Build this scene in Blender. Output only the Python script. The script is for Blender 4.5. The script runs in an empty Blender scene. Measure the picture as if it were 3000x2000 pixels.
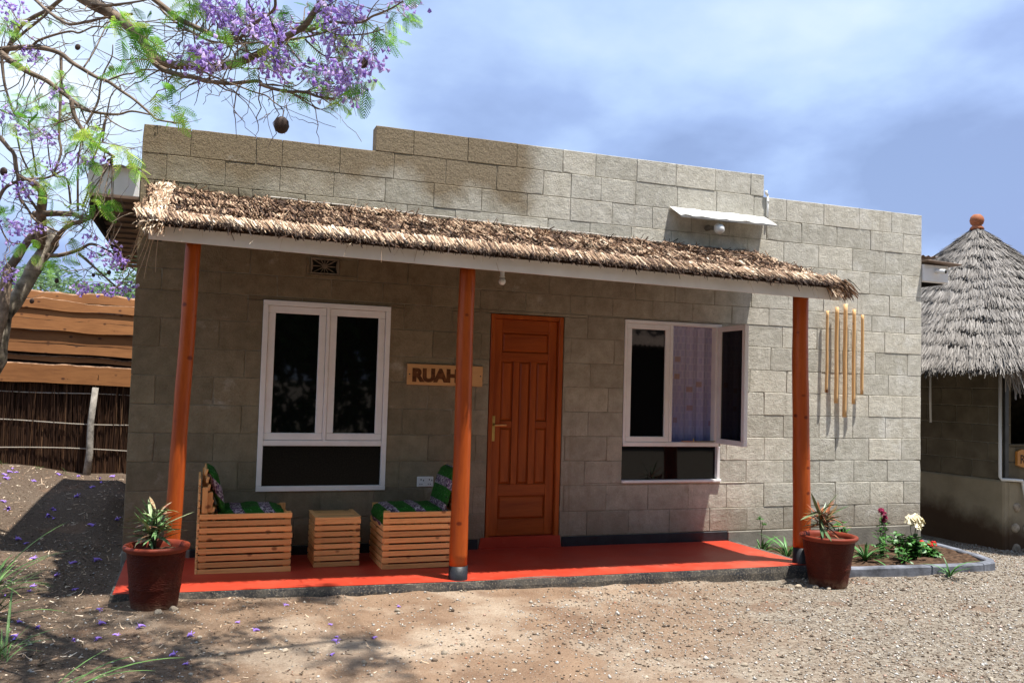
import bpy, bmesh, math, random
import numpy as np
from mathutils import Vector, Matrix, Euler, noise as mnoise
random.seed(7); RNG=np.random.default_rng(7)
D=bpy.data; SC=bpy.context.scene; COL=SC.collection
rad=math.radians
# ------------------------------------------------------------------ camera
cam=D.cameras.new('camera'); cam.sensor_width=36; cam.lens=30.60; cam.clip_start=.05; cam.clip_end=2000
camo=D.objects.new('camera',cam); COL.objects.link(camo); SC.camera=camo
camo.matrix_world=Matrix(((0.94050918,-0.04377256,-0.33693687,0.5027),(-0.33855355,-0.03695269,-0.94022125,-7.4541),(0.02870516,0.99835788,-0.0495737,1.6046),(0,0,0,1)))
# ------------------------------------------------------------------ sky and sun
SUN=Vector((.20,-.20,1)).normalized()
w=D.worlds.new('World'); SC.world=w; w.use_nodes=True
nt=w.node_tree; nt.nodes.clear()
def N(nt,t,**k):
    n=nt.nodes.new(t)
    for a,b in k.items():
        if a.startswith('i_'):
            n.inputs[a[2:].replace('_',' ')].default_value=b
        else: setattr(n,a,b)
    return n
def ramp(nt,stops,interp='LINEAR'):
    r=nt.nodes.new('ShaderNodeValToRGB'); r.color_ramp.interpolation=interp
    e=r.color_ramp.elements
    while len(e)<len(stops): e.new(.5)
    for i,(p,c) in enumerate(stops):
        e[i].position=p; e[i].color=tuple(c)+((1,) if len(c)==3 else ())
    return r
L=nt.links.new
sky=N(nt,'ShaderNodeTexSky',sky_type='NISHITA',sun_disc=False,sun_elevation=math.asin(SUN.z),sun_rotation=math.atan2(SUN.x,SUN.y),air_density=1.0,dust_density=.6,ozone_density=2.5)
bg1=N(nt,'ShaderNodeBackground'); bg1.inputs[1].default_value=.085; L(sky.outputs[0],bg1.inputs[0])
tc=N(nt,'ShaderNodeTexCoord')
sep=N(nt,'ShaderNodeSeparateXYZ'); L(tc.outputs['Generated'],sep.inputs[0])
zz=N(nt,'ShaderNodeMath',operation='ABSOLUTE'); L(sep.outputs[2],zz.inputs[0])
za=N(nt,'ShaderNodeMath',operation='ADD'); L(zz.outputs[0],za.inputs[0]); za.inputs[1].default_value=.42
dx=N(nt,'ShaderNodeMath',operation='DIVIDE'); L(sep.outputs[0],dx.inputs[0]); L(za.outputs[0],dx.inputs[1])
dy=N(nt,'ShaderNodeMath',operation='DIVIDE'); L(sep.outputs[1],dy.inputs[0]); L(za.outputs[0],dy.inputs[1])
cmb=N(nt,'ShaderNodeCombineXYZ'); L(dx.outputs[0],cmb.inputs[0]); L(dy.outputs[0],cmb.inputs[1]); cmb.inputs[2].default_value=26.6
n1=N(nt,'ShaderNodeTexNoise'); n1.inputs['Scale'].default_value=.85; n1.inputs['Detail'].default_value=7; n1.inputs['Roughness'].default_value=.48; n1.inputs['Distortion'].default_value=.25
L(cmb.outputs[0],n1.inputs['Vector'])
n2=N(nt,'ShaderNodeTexNoise'); n2.inputs['Scale'].default_value=1.55; n2.inputs['Detail'].default_value=7; n2.inputs['Roughness'].default_value=.50; n2.inputs['Distortion'].default_value=.15
L(cmb.outputs[0],n2.inputs['Vector'])
ccol=ramp(nt,[(.38,(.27,.36,.62)),(.45,(.36,.48,.79)),(.53,(.52,.68,.96)),(.61,(.68,.82,1.0)),(.71,(.88,.94,1.0))])
L(n2.outputs[0],ccol.inputs[0])
bg2=N(nt,'ShaderNodeBackground'); bg2.inputs[1].default_value=.75; L(ccol.outputs[0],bg2.inputs[0])
cmask=ramp(nt,[(.36,(0,0,0)),(.52,(1,1,1))]); L(n1.outputs[0],cmask.inputs[0])
mk=N(nt,'ShaderNodeMath',operation='MULTIPLY_ADD'); L(cmask.outputs[0],mk.inputs[0]); mk.inputs[1].default_value=.25; mk.inputs[2].default_value=.75
mx=N(nt,'ShaderNodeMixShader'); L(mk.outputs[0],mx.inputs[0]); L(bg1.outputs[0],mx.inputs[1]); L(bg2.outputs[0],mx.inputs[2])
out=N(nt,'ShaderNodeOutputWorld'); L(mx.outputs[0],out.inputs[0])
sl=D.lights.new('sun','SUN'); sl.energy=5.0; sl.angle=rad(.6); sl.color=(1,.955,.88)
so=D.objects.new('sun',sl); COL.objects.link(so); so.rotation_euler=SUN.to_track_quat('Z','Y').to_euler(); so.location=(3,-3,12)
SC.view_settings.view_transform='Standard'; SC.view_settings.look='None'; SC.view_settings.exposure=0.78; SC.view_settings.gamma=1; SC.view_settings.use_curve_mapping=False

# ------------------------------------------------------------------ materials
class MT:
    def __init__(s,name,rough=.8,spec=.5,metal=0):
        s.m=D.materials.new(name); s.m.use_nodes=True; s.nt=s.m.node_tree; s.nt.nodes.clear()
        s.o=s.n('ShaderNodeOutputMaterial'); s.b=s.n('ShaderNodeBsdfPrincipled'); s.l(s.b.outputs[0],s.o.inputs[0])
        s.b.inputs['Roughness'].default_value=rough; s.b.inputs['Specular IOR Level'].default_value=spec; s.b.inputs['Metallic'].default_value=metal
        s._g=None;s._o=None
    def n(s,t,**k): return N(s.nt,t,**k)
    def l(s,a,b): s.nt.links.new(a,b)
    def pos(s):
        if not s._g: s._g=s.n('ShaderNodeNewGeometry')
        return s._g.outputs['Position']
    def obj(s):
        if not s._o: s._o=s.n('ShaderNodeTexCoord')
        return s._o.outputs['Object']
    def rnd(s): 
        return s.n('ShaderNodeObjectInfo').outputs['Random']
    def attr(s,nm):
        a=s.n('ShaderNodeAttribute'); a.attribute_name=nm; return a.outputs['Fac']
    def map(s,v,sc=(1,1,1),loc=(0,0,0),rot=(0,0,0)):
        m=s.n('ShaderNodeMapping'); s.l(v,m.inputs[0]); m.inputs['Scale'].default_value=sc; m.inputs['Location'].default_value=loc; m.inputs['Rotation'].default_value=rot; return m.outputs[0]
    def noise(s,v,scale,detail=3,rough=.5,dist=0):
        n=s.n('ShaderNodeTexNoise'); s.l(v,n.inputs['Vector']); n.inputs['Scale'].default_value=scale; n.inputs['Detail'].default_value=detail; n.inputs['Roughness'].default_value=rough; n.inputs['Distortion'].default_value=dist; return n.outputs[0]
    def vor(s,v,scale,out='Distance',feat='F1'):
        n=s.n('ShaderNodeTexVoronoi'); n.feature=feat; s.l(v,n.inputs['Vector']); n.inputs['Scale'].default_value=scale; return n.outputs[out]
    def ramp(s,f,stops,interp='LINEAR'):
        r=ramp(s.nt,stops,interp); s.l(f,r.inputs[0]); return r.outputs[0]
    def f(s,f,a,b,c=0.,d=1.):
        m=s.n('ShaderNodeMapRange'); m.clamp=True; s.l(f,m.inputs[0])
        for i,x in enumerate((a,b,c,d)): m.inputs[i+1].default_value=x
        return m.outputs[0]
    def mix(s,f,a,b,mode='MIX'):
        m=s.n('ShaderNodeMix'); m.data_type='RGBA'; m.blend_type=mode
        if isinstance(f,(int,float)): m.inputs[0].default_value=f
        else: s.l(f,m.inputs[0])
        for i,x in ((6,a),(7,b)):
            if isinstance(x,(tuple,list)): m.inputs[i].default_value=tuple(x)+(1,)
            else: s.l(x,m.inputs[i])
        return m.outputs[2]
    def math(s,op,a,b=0.,c=None):
        m=s.n('ShaderNodeMath',operation=op)
        for i,x in enumerate((a,b) if c is None else (a,b,c)):
            if isinstance(x,(int,float)): m.inputs[i].default_value=x
            else: s.l(x,m.inputs[i])
        return m.outputs[0]
    def axis(s,v,i):
        x=s.n('ShaderNodeSeparateXYZ'); s.l(v,x.inputs[0]); return x.outputs[i]
    def col(s,c):
        if isinstance(c,(tuple,list)): s.b.inputs['Base Color'].default_value=tuple(c)+(1,)
        else: s.l(c,s.b.inputs['Base Color'])
        return s
    def bump(s,h,st=.5,dist=.01):
        b=s.n('ShaderNodeBump'); b.inputs['Strength'].default_value=st; b.inputs['Distance'].default_value=dist; s.l(h,b.inputs['Height']); s.l(b.outputs[0],s.b.inputs['Normal']); return s
    def rough(s,f): s.l(f,s.b.inputs['Roughness']); return s

def mat_block():
    m=MT('concrete_block',.95,.08); p=m.pos()
    fine=m.noise(p,70,5,.7); med=m.noise(p,9,4,.6); big=m.noise(p,1.1,4,.55)
    grain=m.vor(p,120)
    x=m.axis(p,0); z=m.axis(p,2)
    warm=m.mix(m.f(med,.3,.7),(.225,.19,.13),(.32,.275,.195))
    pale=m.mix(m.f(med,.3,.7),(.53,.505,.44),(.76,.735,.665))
    # limewash reaches the right half; noisy edge; sunlit walling also painted paler
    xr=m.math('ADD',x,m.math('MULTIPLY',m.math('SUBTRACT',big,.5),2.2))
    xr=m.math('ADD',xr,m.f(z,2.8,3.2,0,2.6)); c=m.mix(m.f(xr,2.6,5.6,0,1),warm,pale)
    # individual block tint
    c=m.mix(1.0,c,m.ramp(m.rnd(),[(0,(.84,.825,.78)),(.5,(.97,.96,.93)),(1,(1.10,1.07,1.01))]),'MULTIPLY')
    porch_shade=m.math('MULTIPLY',m.f(z,1.5,2.75,0,1),m.f(z,3.05,2.9,0,1))  # brown shade high under the porch roof, painted into the block colour
    porch_shade=m.math('MULTIPLY',porch_shade,m.f(x,5.9,4.4,0,1))
    c=m.mix(m.math('MULTIPLY',porch_shade,m.f(big,.2,.6,.35,.75)),c,m.mix(m.f(med,.3,.7),(.15,.095,.05),(.25,.175,.105)))
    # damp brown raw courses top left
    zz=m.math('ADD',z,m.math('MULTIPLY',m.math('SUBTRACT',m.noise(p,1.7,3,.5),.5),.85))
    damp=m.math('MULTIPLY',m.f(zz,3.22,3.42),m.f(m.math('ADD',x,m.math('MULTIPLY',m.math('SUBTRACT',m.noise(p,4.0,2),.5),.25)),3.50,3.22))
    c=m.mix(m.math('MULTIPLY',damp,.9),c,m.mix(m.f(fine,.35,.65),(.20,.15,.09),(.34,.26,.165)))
    # efflorescence streaks and old drips
    st=m.noise(m.map(p,(5,1,.7)),1.4,5,.65)
    c=m.mix(m.f(st,.60,.76,0,.34),c,(.16,.12,.08))
    ef=m.noise(m.map(p,(1,1,1.4),(7,0,3)),1.6,6,.7)
    c=m.mix(m.f(ef,.60,.72,0,.45),c,(.68,.65,.58))
    # vertical rain runs, soil splash at the foot, salt bloom low on the right
    run=m.noise(m.map(p,(9,1,.35),(2,0,1)),1.2,5,.7)
    c=m.mix(m.math('MULTIPLY',m.f(run,.56,.74,0,.5),m.f(m.noise(p,.9,2),.4,.6)),c,(.20,.145,.085))
    spl=m.math('ADD',z,m.math('MULTIPLY',m.math('SUBTRACT',m.noise(p,3.5,5,.7),.5),.55))
    c=m.mix(m.f(spl,.62,.24,0,.55),c,(.21,.15,.095))
    c=m.mix(m.math('MULTIPLY',m.f(m.noise(m.map(p,(1,1,1.2),(1,4,2)),2.3,6,.72),.52,.66,0,.55),m.f(x,5.8,7.2)),c,(.86,.84,.78))
    # pits
    c=m.mix(m.f(grain,.0,.20,.55,0),c,(.07,.055,.04))
    c=m.mix(m.f(m.noise(p,26,4,.7),.62,.72,0,.5),c,(.13,.11,.08))
    c=m.mix(m.f(fine,.35,.6,.18,0),c,(.12,.10,.07))
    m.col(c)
    h=m.math('ADD',m.math('MULTIPLY',fine,.6),m.math('MULTIPLY',m.f(grain,0,.35),.5))
    h=m.math('ADD',h,m.math('MULTIPLY',m.noise(p,24,4,.6),.9))
    m.bump(h,.7,.012); return m.m
def mat_simple(name,c,rough=.8,spec=.4,var=.12,ns=8,bump=0,bscale=60,metal=0,co='pos',rv=.0):
    m=MT(name,rough,spec,metal); p=m.pos() if co=='pos' else m.obj()
    n=m.noise(p,ns,5,.6)
    a=tuple(max(0,x*(1-var*1.6)) for x in c); b=tuple(min(1,x*(1+var)) for x in c)
    cc=m.mix(m.f(n,.3,.7),a,b)
    if rv: cc=m.mix(1.,cc,m.ramp(m.rnd(),[(0,(1-rv,)*3),(1,(1+rv,)*3)]),'MULTIPLY')
    m.col(cc)
    if bump: m.bump(m.noise(p,bscale,4,.6),bump,.006)
    return m.m
def mat_wood(name,a,b,dark,rough=.45,spec=.4,sc=(3,3,40),knots=True,coord='obj',coat=0,rv=.12,axis=None):
    m=MT(name,rough,spec); p=m.obj()
    g=m.noise(m.map(p,sc),1.0,5,.6,.6)
    fine=m.noise(m.map(p,tuple(s*5 for s in sc)),1.0,3,.6)
    off=m.n('ShaderNodeVectorMath',operation='ADD'); 
    c=m.mix(m.f(g,.3,.7),a,b)
    c=m.mix(m.f(fine,.5,.75,0,.35),c,dark)
    if knots:
        k=m.vor(m.map(m.pos(),(5,5,7)),1.25)
        c=m.mix(m.f(k,.09,.17,.9,0),c,dark)
    c=m.mix(1.,c,m.ramp(m.rnd(),[(0,(1-rv,)*3),(1,(1+rv,)*3)]),'MULTIPLY')
    m.col(c); m.bump(fine,.25,.003)
    if coat: m.b.inputs['Coat Weight'].default_value=coat; m.b.inputs['Coat Roughness'].default_value=.2
    return m.m
def mat_tone(name,stops,rough=.8,spec=.3,trans=0):
    m=MT(name,rough,spec); m.col(m.ramp(m.attr('tone'),stops))
    if trans:
        t=m.n('ShaderNodeBsdfTranslucent'); m.l(m.ramp(m.attr('tone'),[(q,tuple(min(1,x*1.5) for x in c)) for q,c in stops]),t.inputs[0])
        s=m.n('ShaderNodeMixShader'); s.inputs[0].default_value=trans; m.l(m.b.outputs[0],s.inputs[1]); m.l(t.outputs[0],s.inputs[2]); m.l(s.outputs[0],m.o.inputs[0])
    return m.m
M={}
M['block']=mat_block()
M['mortar']=mat_simple('mortar',(.29,.26,.20),.95,.2,.25,14,.5,90)
M['plaster']=mat_simple('grey_render',(.27,.25,.21),.92,.2,.25,3,.5,50)
M['huthouse']=mat_simple('hut_block',(.15,.125,.085),.93,.2,.22,4,.7,60,rv=.1)
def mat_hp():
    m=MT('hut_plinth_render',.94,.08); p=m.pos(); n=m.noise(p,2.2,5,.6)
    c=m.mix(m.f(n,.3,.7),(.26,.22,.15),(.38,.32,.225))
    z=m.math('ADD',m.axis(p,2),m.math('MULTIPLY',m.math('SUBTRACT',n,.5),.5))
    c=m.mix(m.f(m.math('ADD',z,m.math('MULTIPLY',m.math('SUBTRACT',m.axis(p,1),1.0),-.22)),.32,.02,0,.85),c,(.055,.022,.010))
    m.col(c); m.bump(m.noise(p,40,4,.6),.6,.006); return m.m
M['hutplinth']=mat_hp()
def mat_redfloor():
    m=MT('red_oxide_floor',.42,.2); p=m.pos()
    n=m.noise(p,2.2,5,.6); f=m.noise(m.map(p,(1,4,1)),7,5,.7)
    c=m.mix(m.f(n,.3,.7),(.39,.036,.018),(.49,.056,.028))
    c=m.mix(m.f(f,.58,.78,0,.35),c,(.72,.20,.13))
    c=m.mix(m.f(m.noise(p,60,4,.7),.60,.75,0,.25),c,(.25,.06,.04))
    c=m.mix(m.f(m.noise(m.map(p,(1,1,1),(3,2,0)),1.3,6,.72),.50,.72,0,.30),c,(.50,.21,.14))
    c=m.mix(m.f(m.vor(m.map(p,(1,1.6,1)),5.5),.05,.11,.16,0),c,(.60,.30,.2))
    m.col(c); m.rough(m.f(n,.2,.8,.30,.5)); m.bump(m.noise(p,25,4,.6),.12,.004); return m.m
M['red']=mat_redfloor()
def mat_kerb():
    m=MT('black_painted_kerb',.75,.3); p=m.pos()
    n=m.noise(p,5,5,.7); f=m.noise(p,70,4,.7)
    c=m.mix(m.f(n,.4,.62),(.035,.037,.042),(.13,.115,.095))
    c=m.mix(m.f(f,.52,.68,0,.75),c,(.34,.29,.22))
    m.col(c); m.bump(f,.6,.008); return m.m
M['kerb']=mat_kerb()
M['black']=mat_simple('black_bitumen_paint',(.018,.02,.025),.5,.4,.3,9,.3,40)
M['bedkerb']=mat_simple('grey_blue_painted_kerb',(.16,.17,.20),.75,.3,.4,6,.5,60)
M['white']=mat_simple('white_gloss_paint',(.90,.88,.87),.38,.4,.05,5)
M['fasciawhite']=mat_simple('white_fascia_paint',(.80,.73,.67),.5,.35,.12,1.6,.1,30)
M['plastic']=mat_simple('white_plastic',(.80,.80,.78),.35,.4,.03,5)
M['post']=mat_wood('varnished_post_wood',(.33,.052,.008),(.47,.10,.014),(.13,.016,.004),.38,.25,(9,9,1.1),True,coat=.1,rv=.06)
M['pine']=mat_wood('varnished_pine',(.76,.37,.12),(.88,.50,.20),(.24,.09,.03),.42,.4,(1.5,14,26),True,rv=.22)
M['pinev']=mat_wood('varnished_pine_upright',(.70,.34,.11),(.82,.45,.17),(.24,.09,.03),.42,.4,(14,14,1.5),True,rv=.14)
M['pole']=mat_wood('peeled_pole',(.76,.44,.18),(.86,.56,.28),(.22,.10,.04),.5,.35,(14,14,1.5),True,rv=.10)
M['door']=mat_wood('red_brown_door_wood',(.26,.048,.007),(.46,.105,.016),(.10,.015,.003),.35,.22,(10,10,.9),False,coat=.08,rv=.06)
M['doorh']=mat_wood('red_brown_door_wood_across',(.25,.045,.007),(.43,.096,.015),(.10,.015,.003),.35,.22,(.9,10,10),False,coat=.08,rv=.06)
M['signwood']=mat_wood('pale_sign_wood',(.62,.33,.13),(.70,.40,.17),(.45,.2,.07),.5,.35,(1,10,9),False,rv=0)
M['signorange']=mat_wood('orange_sign_wood',(.50,.20,.035),(.62,.28,.06),(.30,.1,.02),.5,.35,(1,10,9),False,rv=0)
M['burn']=mat_simple('burnt_letters',(.15,.055,.018),.7,.2,.4,30)
M['ink']=mat_simple('dark_letters',(.03,.015,.01),.6,.2,.2,30)
def mat_glass():
    m=MT('dark_tinted_glass',.03,.36); m.col((.004,.0045,.005)); m.b.inputs['IOR'].default_value=1.45
    m.bump(m.noise(m.pos(),2.5,2,.5),.02,.01); return m.m
M['glass']=mat_glass()
def mat_screen():
    m=MT('lower_dark_pane',.12,.10); p=m.pos()
    m.col(m.mix(m.f(m.noise(p,90,4,.8),.45,.7),(.003,.003,.003),(.016,.013,.010))); m.bump(m.noise(p,120,3,.7),.25,.002); return m.m
M['screen']=mat_screen()
M['brass']=mat_simple('brass',(.55,.36,.12),.3,.5,.1,20,metal=1)
def mat_curtain():
    m=MT('printed_blue_curtain',.85,.2); p=m.pos()
    q=m.map(p,(1,0,1))
    b=m.n('ShaderNodeTexBrick'); m.l(m.map(p,(1,1,1),(0,0,0),(rad(90),0,0)),b.inputs['Vector'])
    b.inputs['Scale'].default_value=9; b.inputs['Mortar Size'].default_value=.06; b.inputs['Color1'].default_value=(.62,.60,.84,1); b.inputs['Color2'].default_value=(.68,.66,.86,1); b.inputs['Mortar'].default_value=(.74,.72,.90,1)
    b.inputs['Brick Width'].default_value=.42; b.inputs['Row Height'].default_value=.62
    v=m.n('ShaderNodeTexVoronoi'); v.distance='CHEBYCHEV'; m.l(m.map(p,(1,0.02,1.1),(.3,0,.1)),v.inputs['Vector']); v.inputs['Scale'].default_value=7.5; v.inputs['Randomness'].default_value=.6
    sq=m.math('MULTIPLY',m.f(v.outputs['Distance'],.20,.22,1,0),m.f(m.axis(v.outputs['Color'],0),.5,.52))
    c=m.mix(m.math('MULTIPLY',sq,.8),b.outputs[0],(.62,.42,.36))
    z=m.axis(p,2)
    c=m.mix(m.f(z,1.75,.95,0,.65),c,(.05,.14,.62))
    m.col(c)
    t=m.n('ShaderNodeBsdfTranslucent'); m.l(c,t.inputs[0]); s=m.n('ShaderNodeMixShader'); s.inputs[0].default_value=.35
    m.l(m.b.outputs[0],s.inputs[1]); m.l(t.outputs[0],s.inputs[2]); m.l(s.outputs[0],m.o.inputs[0]); return m.m
M['curtain']=mat_curtain()
def mat_cushion():
    m=MT('green_print_fabric',.8,.25); p=m.obj()
    s_=m.axis(p,0); z=m.axis(p,2)
    u=m.math('ADD',s_,m.math('MULTIPLY',z,.9))
    w=m.n('ShaderNodeMath',operation='FRACT'); m.l(m.math('MULTIPLY',u,4.6),w.inputs[0])
    band=m.f(w.outputs[0],.60,.64)
    leaf=m.noise(m.map(p,(1,1,1)),55,4,.7)
    g=m.mix(m.f(m.vor(m.map(p,(9,30,30)),1.0),.1,.45),(.004,.014,.003),(.012,.10,.006))
    dots=m.vor(p,75)
    b=m.mix(m.f(leaf,.46,.56),(.03,.014,.03),(.50,.42,.44))
    b=m.mix(m.f(m.noise(p,30,3),.52,.6,0,.8),b,(.16,.08,.16))
    c=m.mix(band,g,b)
    c=m.mix(m.f(dots,.10,.14,.8,0),c,(.6,.75,.5))
    m.col(c); m.bump(m.noise(p,14,3),.3,.02); return m.m
M['cushion']=mat_cushion()
def mat_pot():
    m=MT('glazed_terracotta',.55,.15); p=m.obj()
    z=m.axis(p,2)
    n=m.noise(p,9,4,.6); f=m.noise(p,80,4,.7)
    c=m.mix(m.f(n,.3,.7),(.055,.009,.005),(.088,.014,.007))
    c=m.mix(m.f(m.noise(m.map(p,(1,1,.5)),6,6,.7),.52,.75,0,.35),c,(.20,.10,.06))
    c=m.mix(m.math('MULTIPLY',m.f(z,.09,.0),m.f(m.noise(p,18,4),.35,.6)),c,(.22,.14,.09))
    m.col(c)
    m.bump(m.math('MULTIPLY',m.vor(m.map(p,(1,1,2.6)),55),1.0),.6,.008); m.rough(m.f(n,.2,.8,.48,.7)); return m.m
M['pot']=mat_pot()
M['potrim']=mat_simple('terracotta_rim',(.20,.036,.018),.5,.2,.1,9)
M['soil']=mat_simple('dark_soil',(.085,.052,.033),.95,.1,.5,22,1.0,50)
def mat_ground():
    m=MT('bare_earth_and_gravel',.95,.15); p=m.pos()
    big=m.noise(p,.55,5,.6); med=m.noise(p,3.2,5,.65); fine=m.noise(p,38,5,.75); peb=m.vor(p,48)
    pc=m.vor(p,48,'Color')
    x=m.axis(p,0); y=m.axis(p,1)
    dirt=m.mix(m.f(med,.3,.7),(.19,.118,.075),(.295,.20,.132))
    pale=m.mix(m.f(fine,.35,.65),(.35,.27,.20),(.47,.385,.295))
    dirt=m.mix(m.f(m.noise(p,1.1,4,.6),.50,.64,0,.85),dirt,pale)
    dark=m.mix(m.f(fine,.3,.7),(.036,.025,.018),(.15,.11,.078))
    # dark soil on the left under the tree, with shade painted in
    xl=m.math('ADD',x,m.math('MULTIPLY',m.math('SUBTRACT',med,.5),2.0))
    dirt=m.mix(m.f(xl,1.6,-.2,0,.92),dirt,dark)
    grey=m.mix(m.f(m.axis(pc,0),.1,.9),(.14,.112,.085),(.34,.30,.24))
    grey=m.mix(m.f(fine,.4,.6,.4,0),grey,(.13,.10,.08))
    gx=m.math('ADD',m.math('ADD',m.math('MULTIPLY',x,.55),m.math('MULTIPLY',y,-.42)),m.math('MULTIPLY',m.math('SUBTRACT',big,.5),3.2))
    gm=m.f(gx,2.5,3.9)
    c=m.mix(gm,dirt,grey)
    patch=m.math('MULTIPLY',m.f(m.noise(p,1.9,3,.5),.60,.68),.65)
    c=m.mix(patch,c,(.17,.105,.068))
    c=m.mix(m.f(m.noise(p,120,3,.8),.58,.72,0,.45),c,(.10,.07,.05))
    c=m.mix(m.f(m.noise(m.map(p,(1,1,1),(5,5,5)),90,3,.8),.60,.72,0,.6),c,(.62,.55,.46))
    # far savanna colour
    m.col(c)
    h=m.math('ADD',m.math('MULTIPLY',fine,.6),m.math('MULTIPLY',m.noise(p,110,4,.7),.6))
    h=m.math('ADD',h,m.math('MULTIPLY',m.f(peb,0,.6,1,0),.5))
    m.bump(h,.9,.014); return m.m
M['ground']=mat_ground()
def mat_stone():
    m=MT('gravel_stone',.9,.2); 
    c=m.ramp(m.attr('tone'),[(0,(.055,.04,.03)),(.3,(.19,.14,.10)),(.55,(.40,.34,.265)),(.8,(.40,.39,.37)),(.93,(.60,.56,.50)),(1,(.36,.15,.08))])
    m.col(c); return m.m
M['gravel']=mat_stone()
M['rock']=mat_simple('rock',(.36,.30,.23),.9,.2,.3,20,.5,60,rv=.35)
M['thatch']=mat_tone('makuti_thatch',[(0,(.025,.013,.008)),(.22,(.13,.068,.038)),(.48,(.35,.215,.13)),(.76,(.58,.42,.28)),(1,(.82,.69,.53))],.7,.25)
M['thatchbase']=mat_simple('dark_thatch_base',(.05,.028,.016),.95,.1,.4,20,.8,40)
M['grass_thatch']=mat_tone('weathered_grey_thatch',[(0,(.05,.045,.042)),(.35,(.15,.135,.12)),(.7,(.23,.21,.19)),(1,(.38,.35,.315))],.75,.25)
M['hutbase']=mat_simple('grey_thatch_base',(.085,.075,.068),.95,.1,.4,20,.8,40)
M['bark']=mat_simple('grey_brown_bark',(.24,.18,.135),.9,.2,.35,16,.9,35)
M['barkpale']=mat_simple('pale_mottled_bark',(.40,.35,.28),.9,.2,.5,12,.9,30)
M['leafj']=mat_tone('jacaranda_leaf',[(0,(.045,.14,.014)),(.4,(.12,.32,.03)),(.75,(.25,.48,.05)),(1,(.46,.56,.10))],.55,.3,.45)
M['flowerj']=mat_tone('jacaranda_blossom',[(0,(.26,.15,.52)),(.5,(.50,.36,.82)),(1,(.74,.62,.98))],.6,.25,.4)
M['petal']=mat_simple('fallen_petal',(.40,.24,.80),.6,.2,.15,20,co='obj')
M['pod']=mat_simple('seed_pod',(.055,.03,.022),.6,.3,.3,20)
M['acacia']=mat_tone('acacia_leaf',[(0,(.06,.11,.05)),(.5,(.13,.22,.10)),(1,(.22,.34,.16))],.7,.2,.3)
M['darkleaf']=mat_tone('bush_leaf',[(0,(.02,.05,.012)),(.5,(.045,.11,.02)),(1,(.08,.19,.035))],.6,.3,.3)
M['grassblade']=mat_simple('grass_blade',(.11,.21,.055),.5,.35,.3,8,co='obj',rv=.4)
M['strap']=mat_simple('strap_leaf',(.075,.20,.05),.45,.4,.25,8,co='obj',rv=.35)
M['leafg']=mat_simple('broad_leaf',(.05,.17,.025),.45,.4,.25,8,co='obj',rv=.35)
def mat_cordy():
    m=MT('variegated_cordyline_leaf',.4,.4)
    c=m.ramp(m.rnd(),[(0,(.035,.12,.03)),(.45,(.09,.24,.06)),(.68,(.28,.34,.16)),(.8,(.30,.05,.04)),(1,(.20,.10,.05))])
    m.col(m.mix(m.f(m.noise(m.map(m.obj(),(60,60,3)),1,2),.45,.6,0,.55),c,(.42,.48,.28))); return m.m
M['cordy']=mat_cordy()
def mat_cordyred():
    m=MT('bronze_cordyline_leaf',.4,.4)
    m.col(m.ramp(m.rnd(),[(0,(.05,.12,.05)),(.35,(.14,.18,.08)),(.6,(.26,.08,.035)),(1,(.40,.15,.06))])); return m.m
M['cordyred']=mat_cordyred()
M['stem']=mat_simple('plant_stem',(.06,.075,.035),.7,.2,.3,20)
M['redflower']=mat_simple('red_petals',(.60,.02,.015),.6,.2,.2,30)
M['crimson']=mat_simple('crimson_petals',(.22,.01,.05),.6,.2,.3,30)
M['cream']=mat_simple('cream_petals',(.80,.72,.50),.6,.2,.1,30)
M['board']=mat_wood('raw_offcut_board',(.21,.082,.026),(.33,.14,.046),(.07,.025,.01),.75,.25,(1.2,8,9),True,rv=.16)
M['boardedge']=mat_simple('bark_edge',(.34,.20,.12),.9,.2,.5,12,.6,30)
M['reed']=mat_tone('dark_reed',[(0,(.03,.014,.008)),(.6,(.085,.04,.02)),(1,(.22,.12,.06))],.8,.2)
M['wire']=mat_simple('dull_wire',(.45,.40,.33),.6,.3,.1,8)
M['greypole']=mat_simple('weathered_pole',(.30,.27,.23),.9,.2,.35,14,.6,40)
M['tin']=mat_simple('rusty_roof_sheet',(.20,.14,.10),.55,.4,.3,3,metal=.3)
M['flash']=mat_simple('dull_flashing',(.34,.31,.28),.6,.3,.3,6)
M['tinwhite']=mat_simple('painted_tin_awning',(.60,.59,.55),.5,.4,.25,6)
M['darkwall']=mat_simple('dark_interior',(.035,.03,.026),.9,.2,.2,4)
M['roofslab']=mat_simple('tin_roof',(.30,.22,.18),.5,.4,.2,3,metal=.4)
M['bulb']=mat_simple('opal_glass',(.82,.83,.80),.15,.5,.02,5)
M['dkmetal']=mat_simple('dark_metal',(.05,.05,.05),.4,.5,.2,9,metal=.8)
M['concretevent']=mat_simple('grey_vent',(.24,.19,.14),.9,.2,.2,12,.4,50)
M['redclay']=mat_simple('clay_finial',(.36,.12,.05),.7,.3,.2,14)
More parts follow.
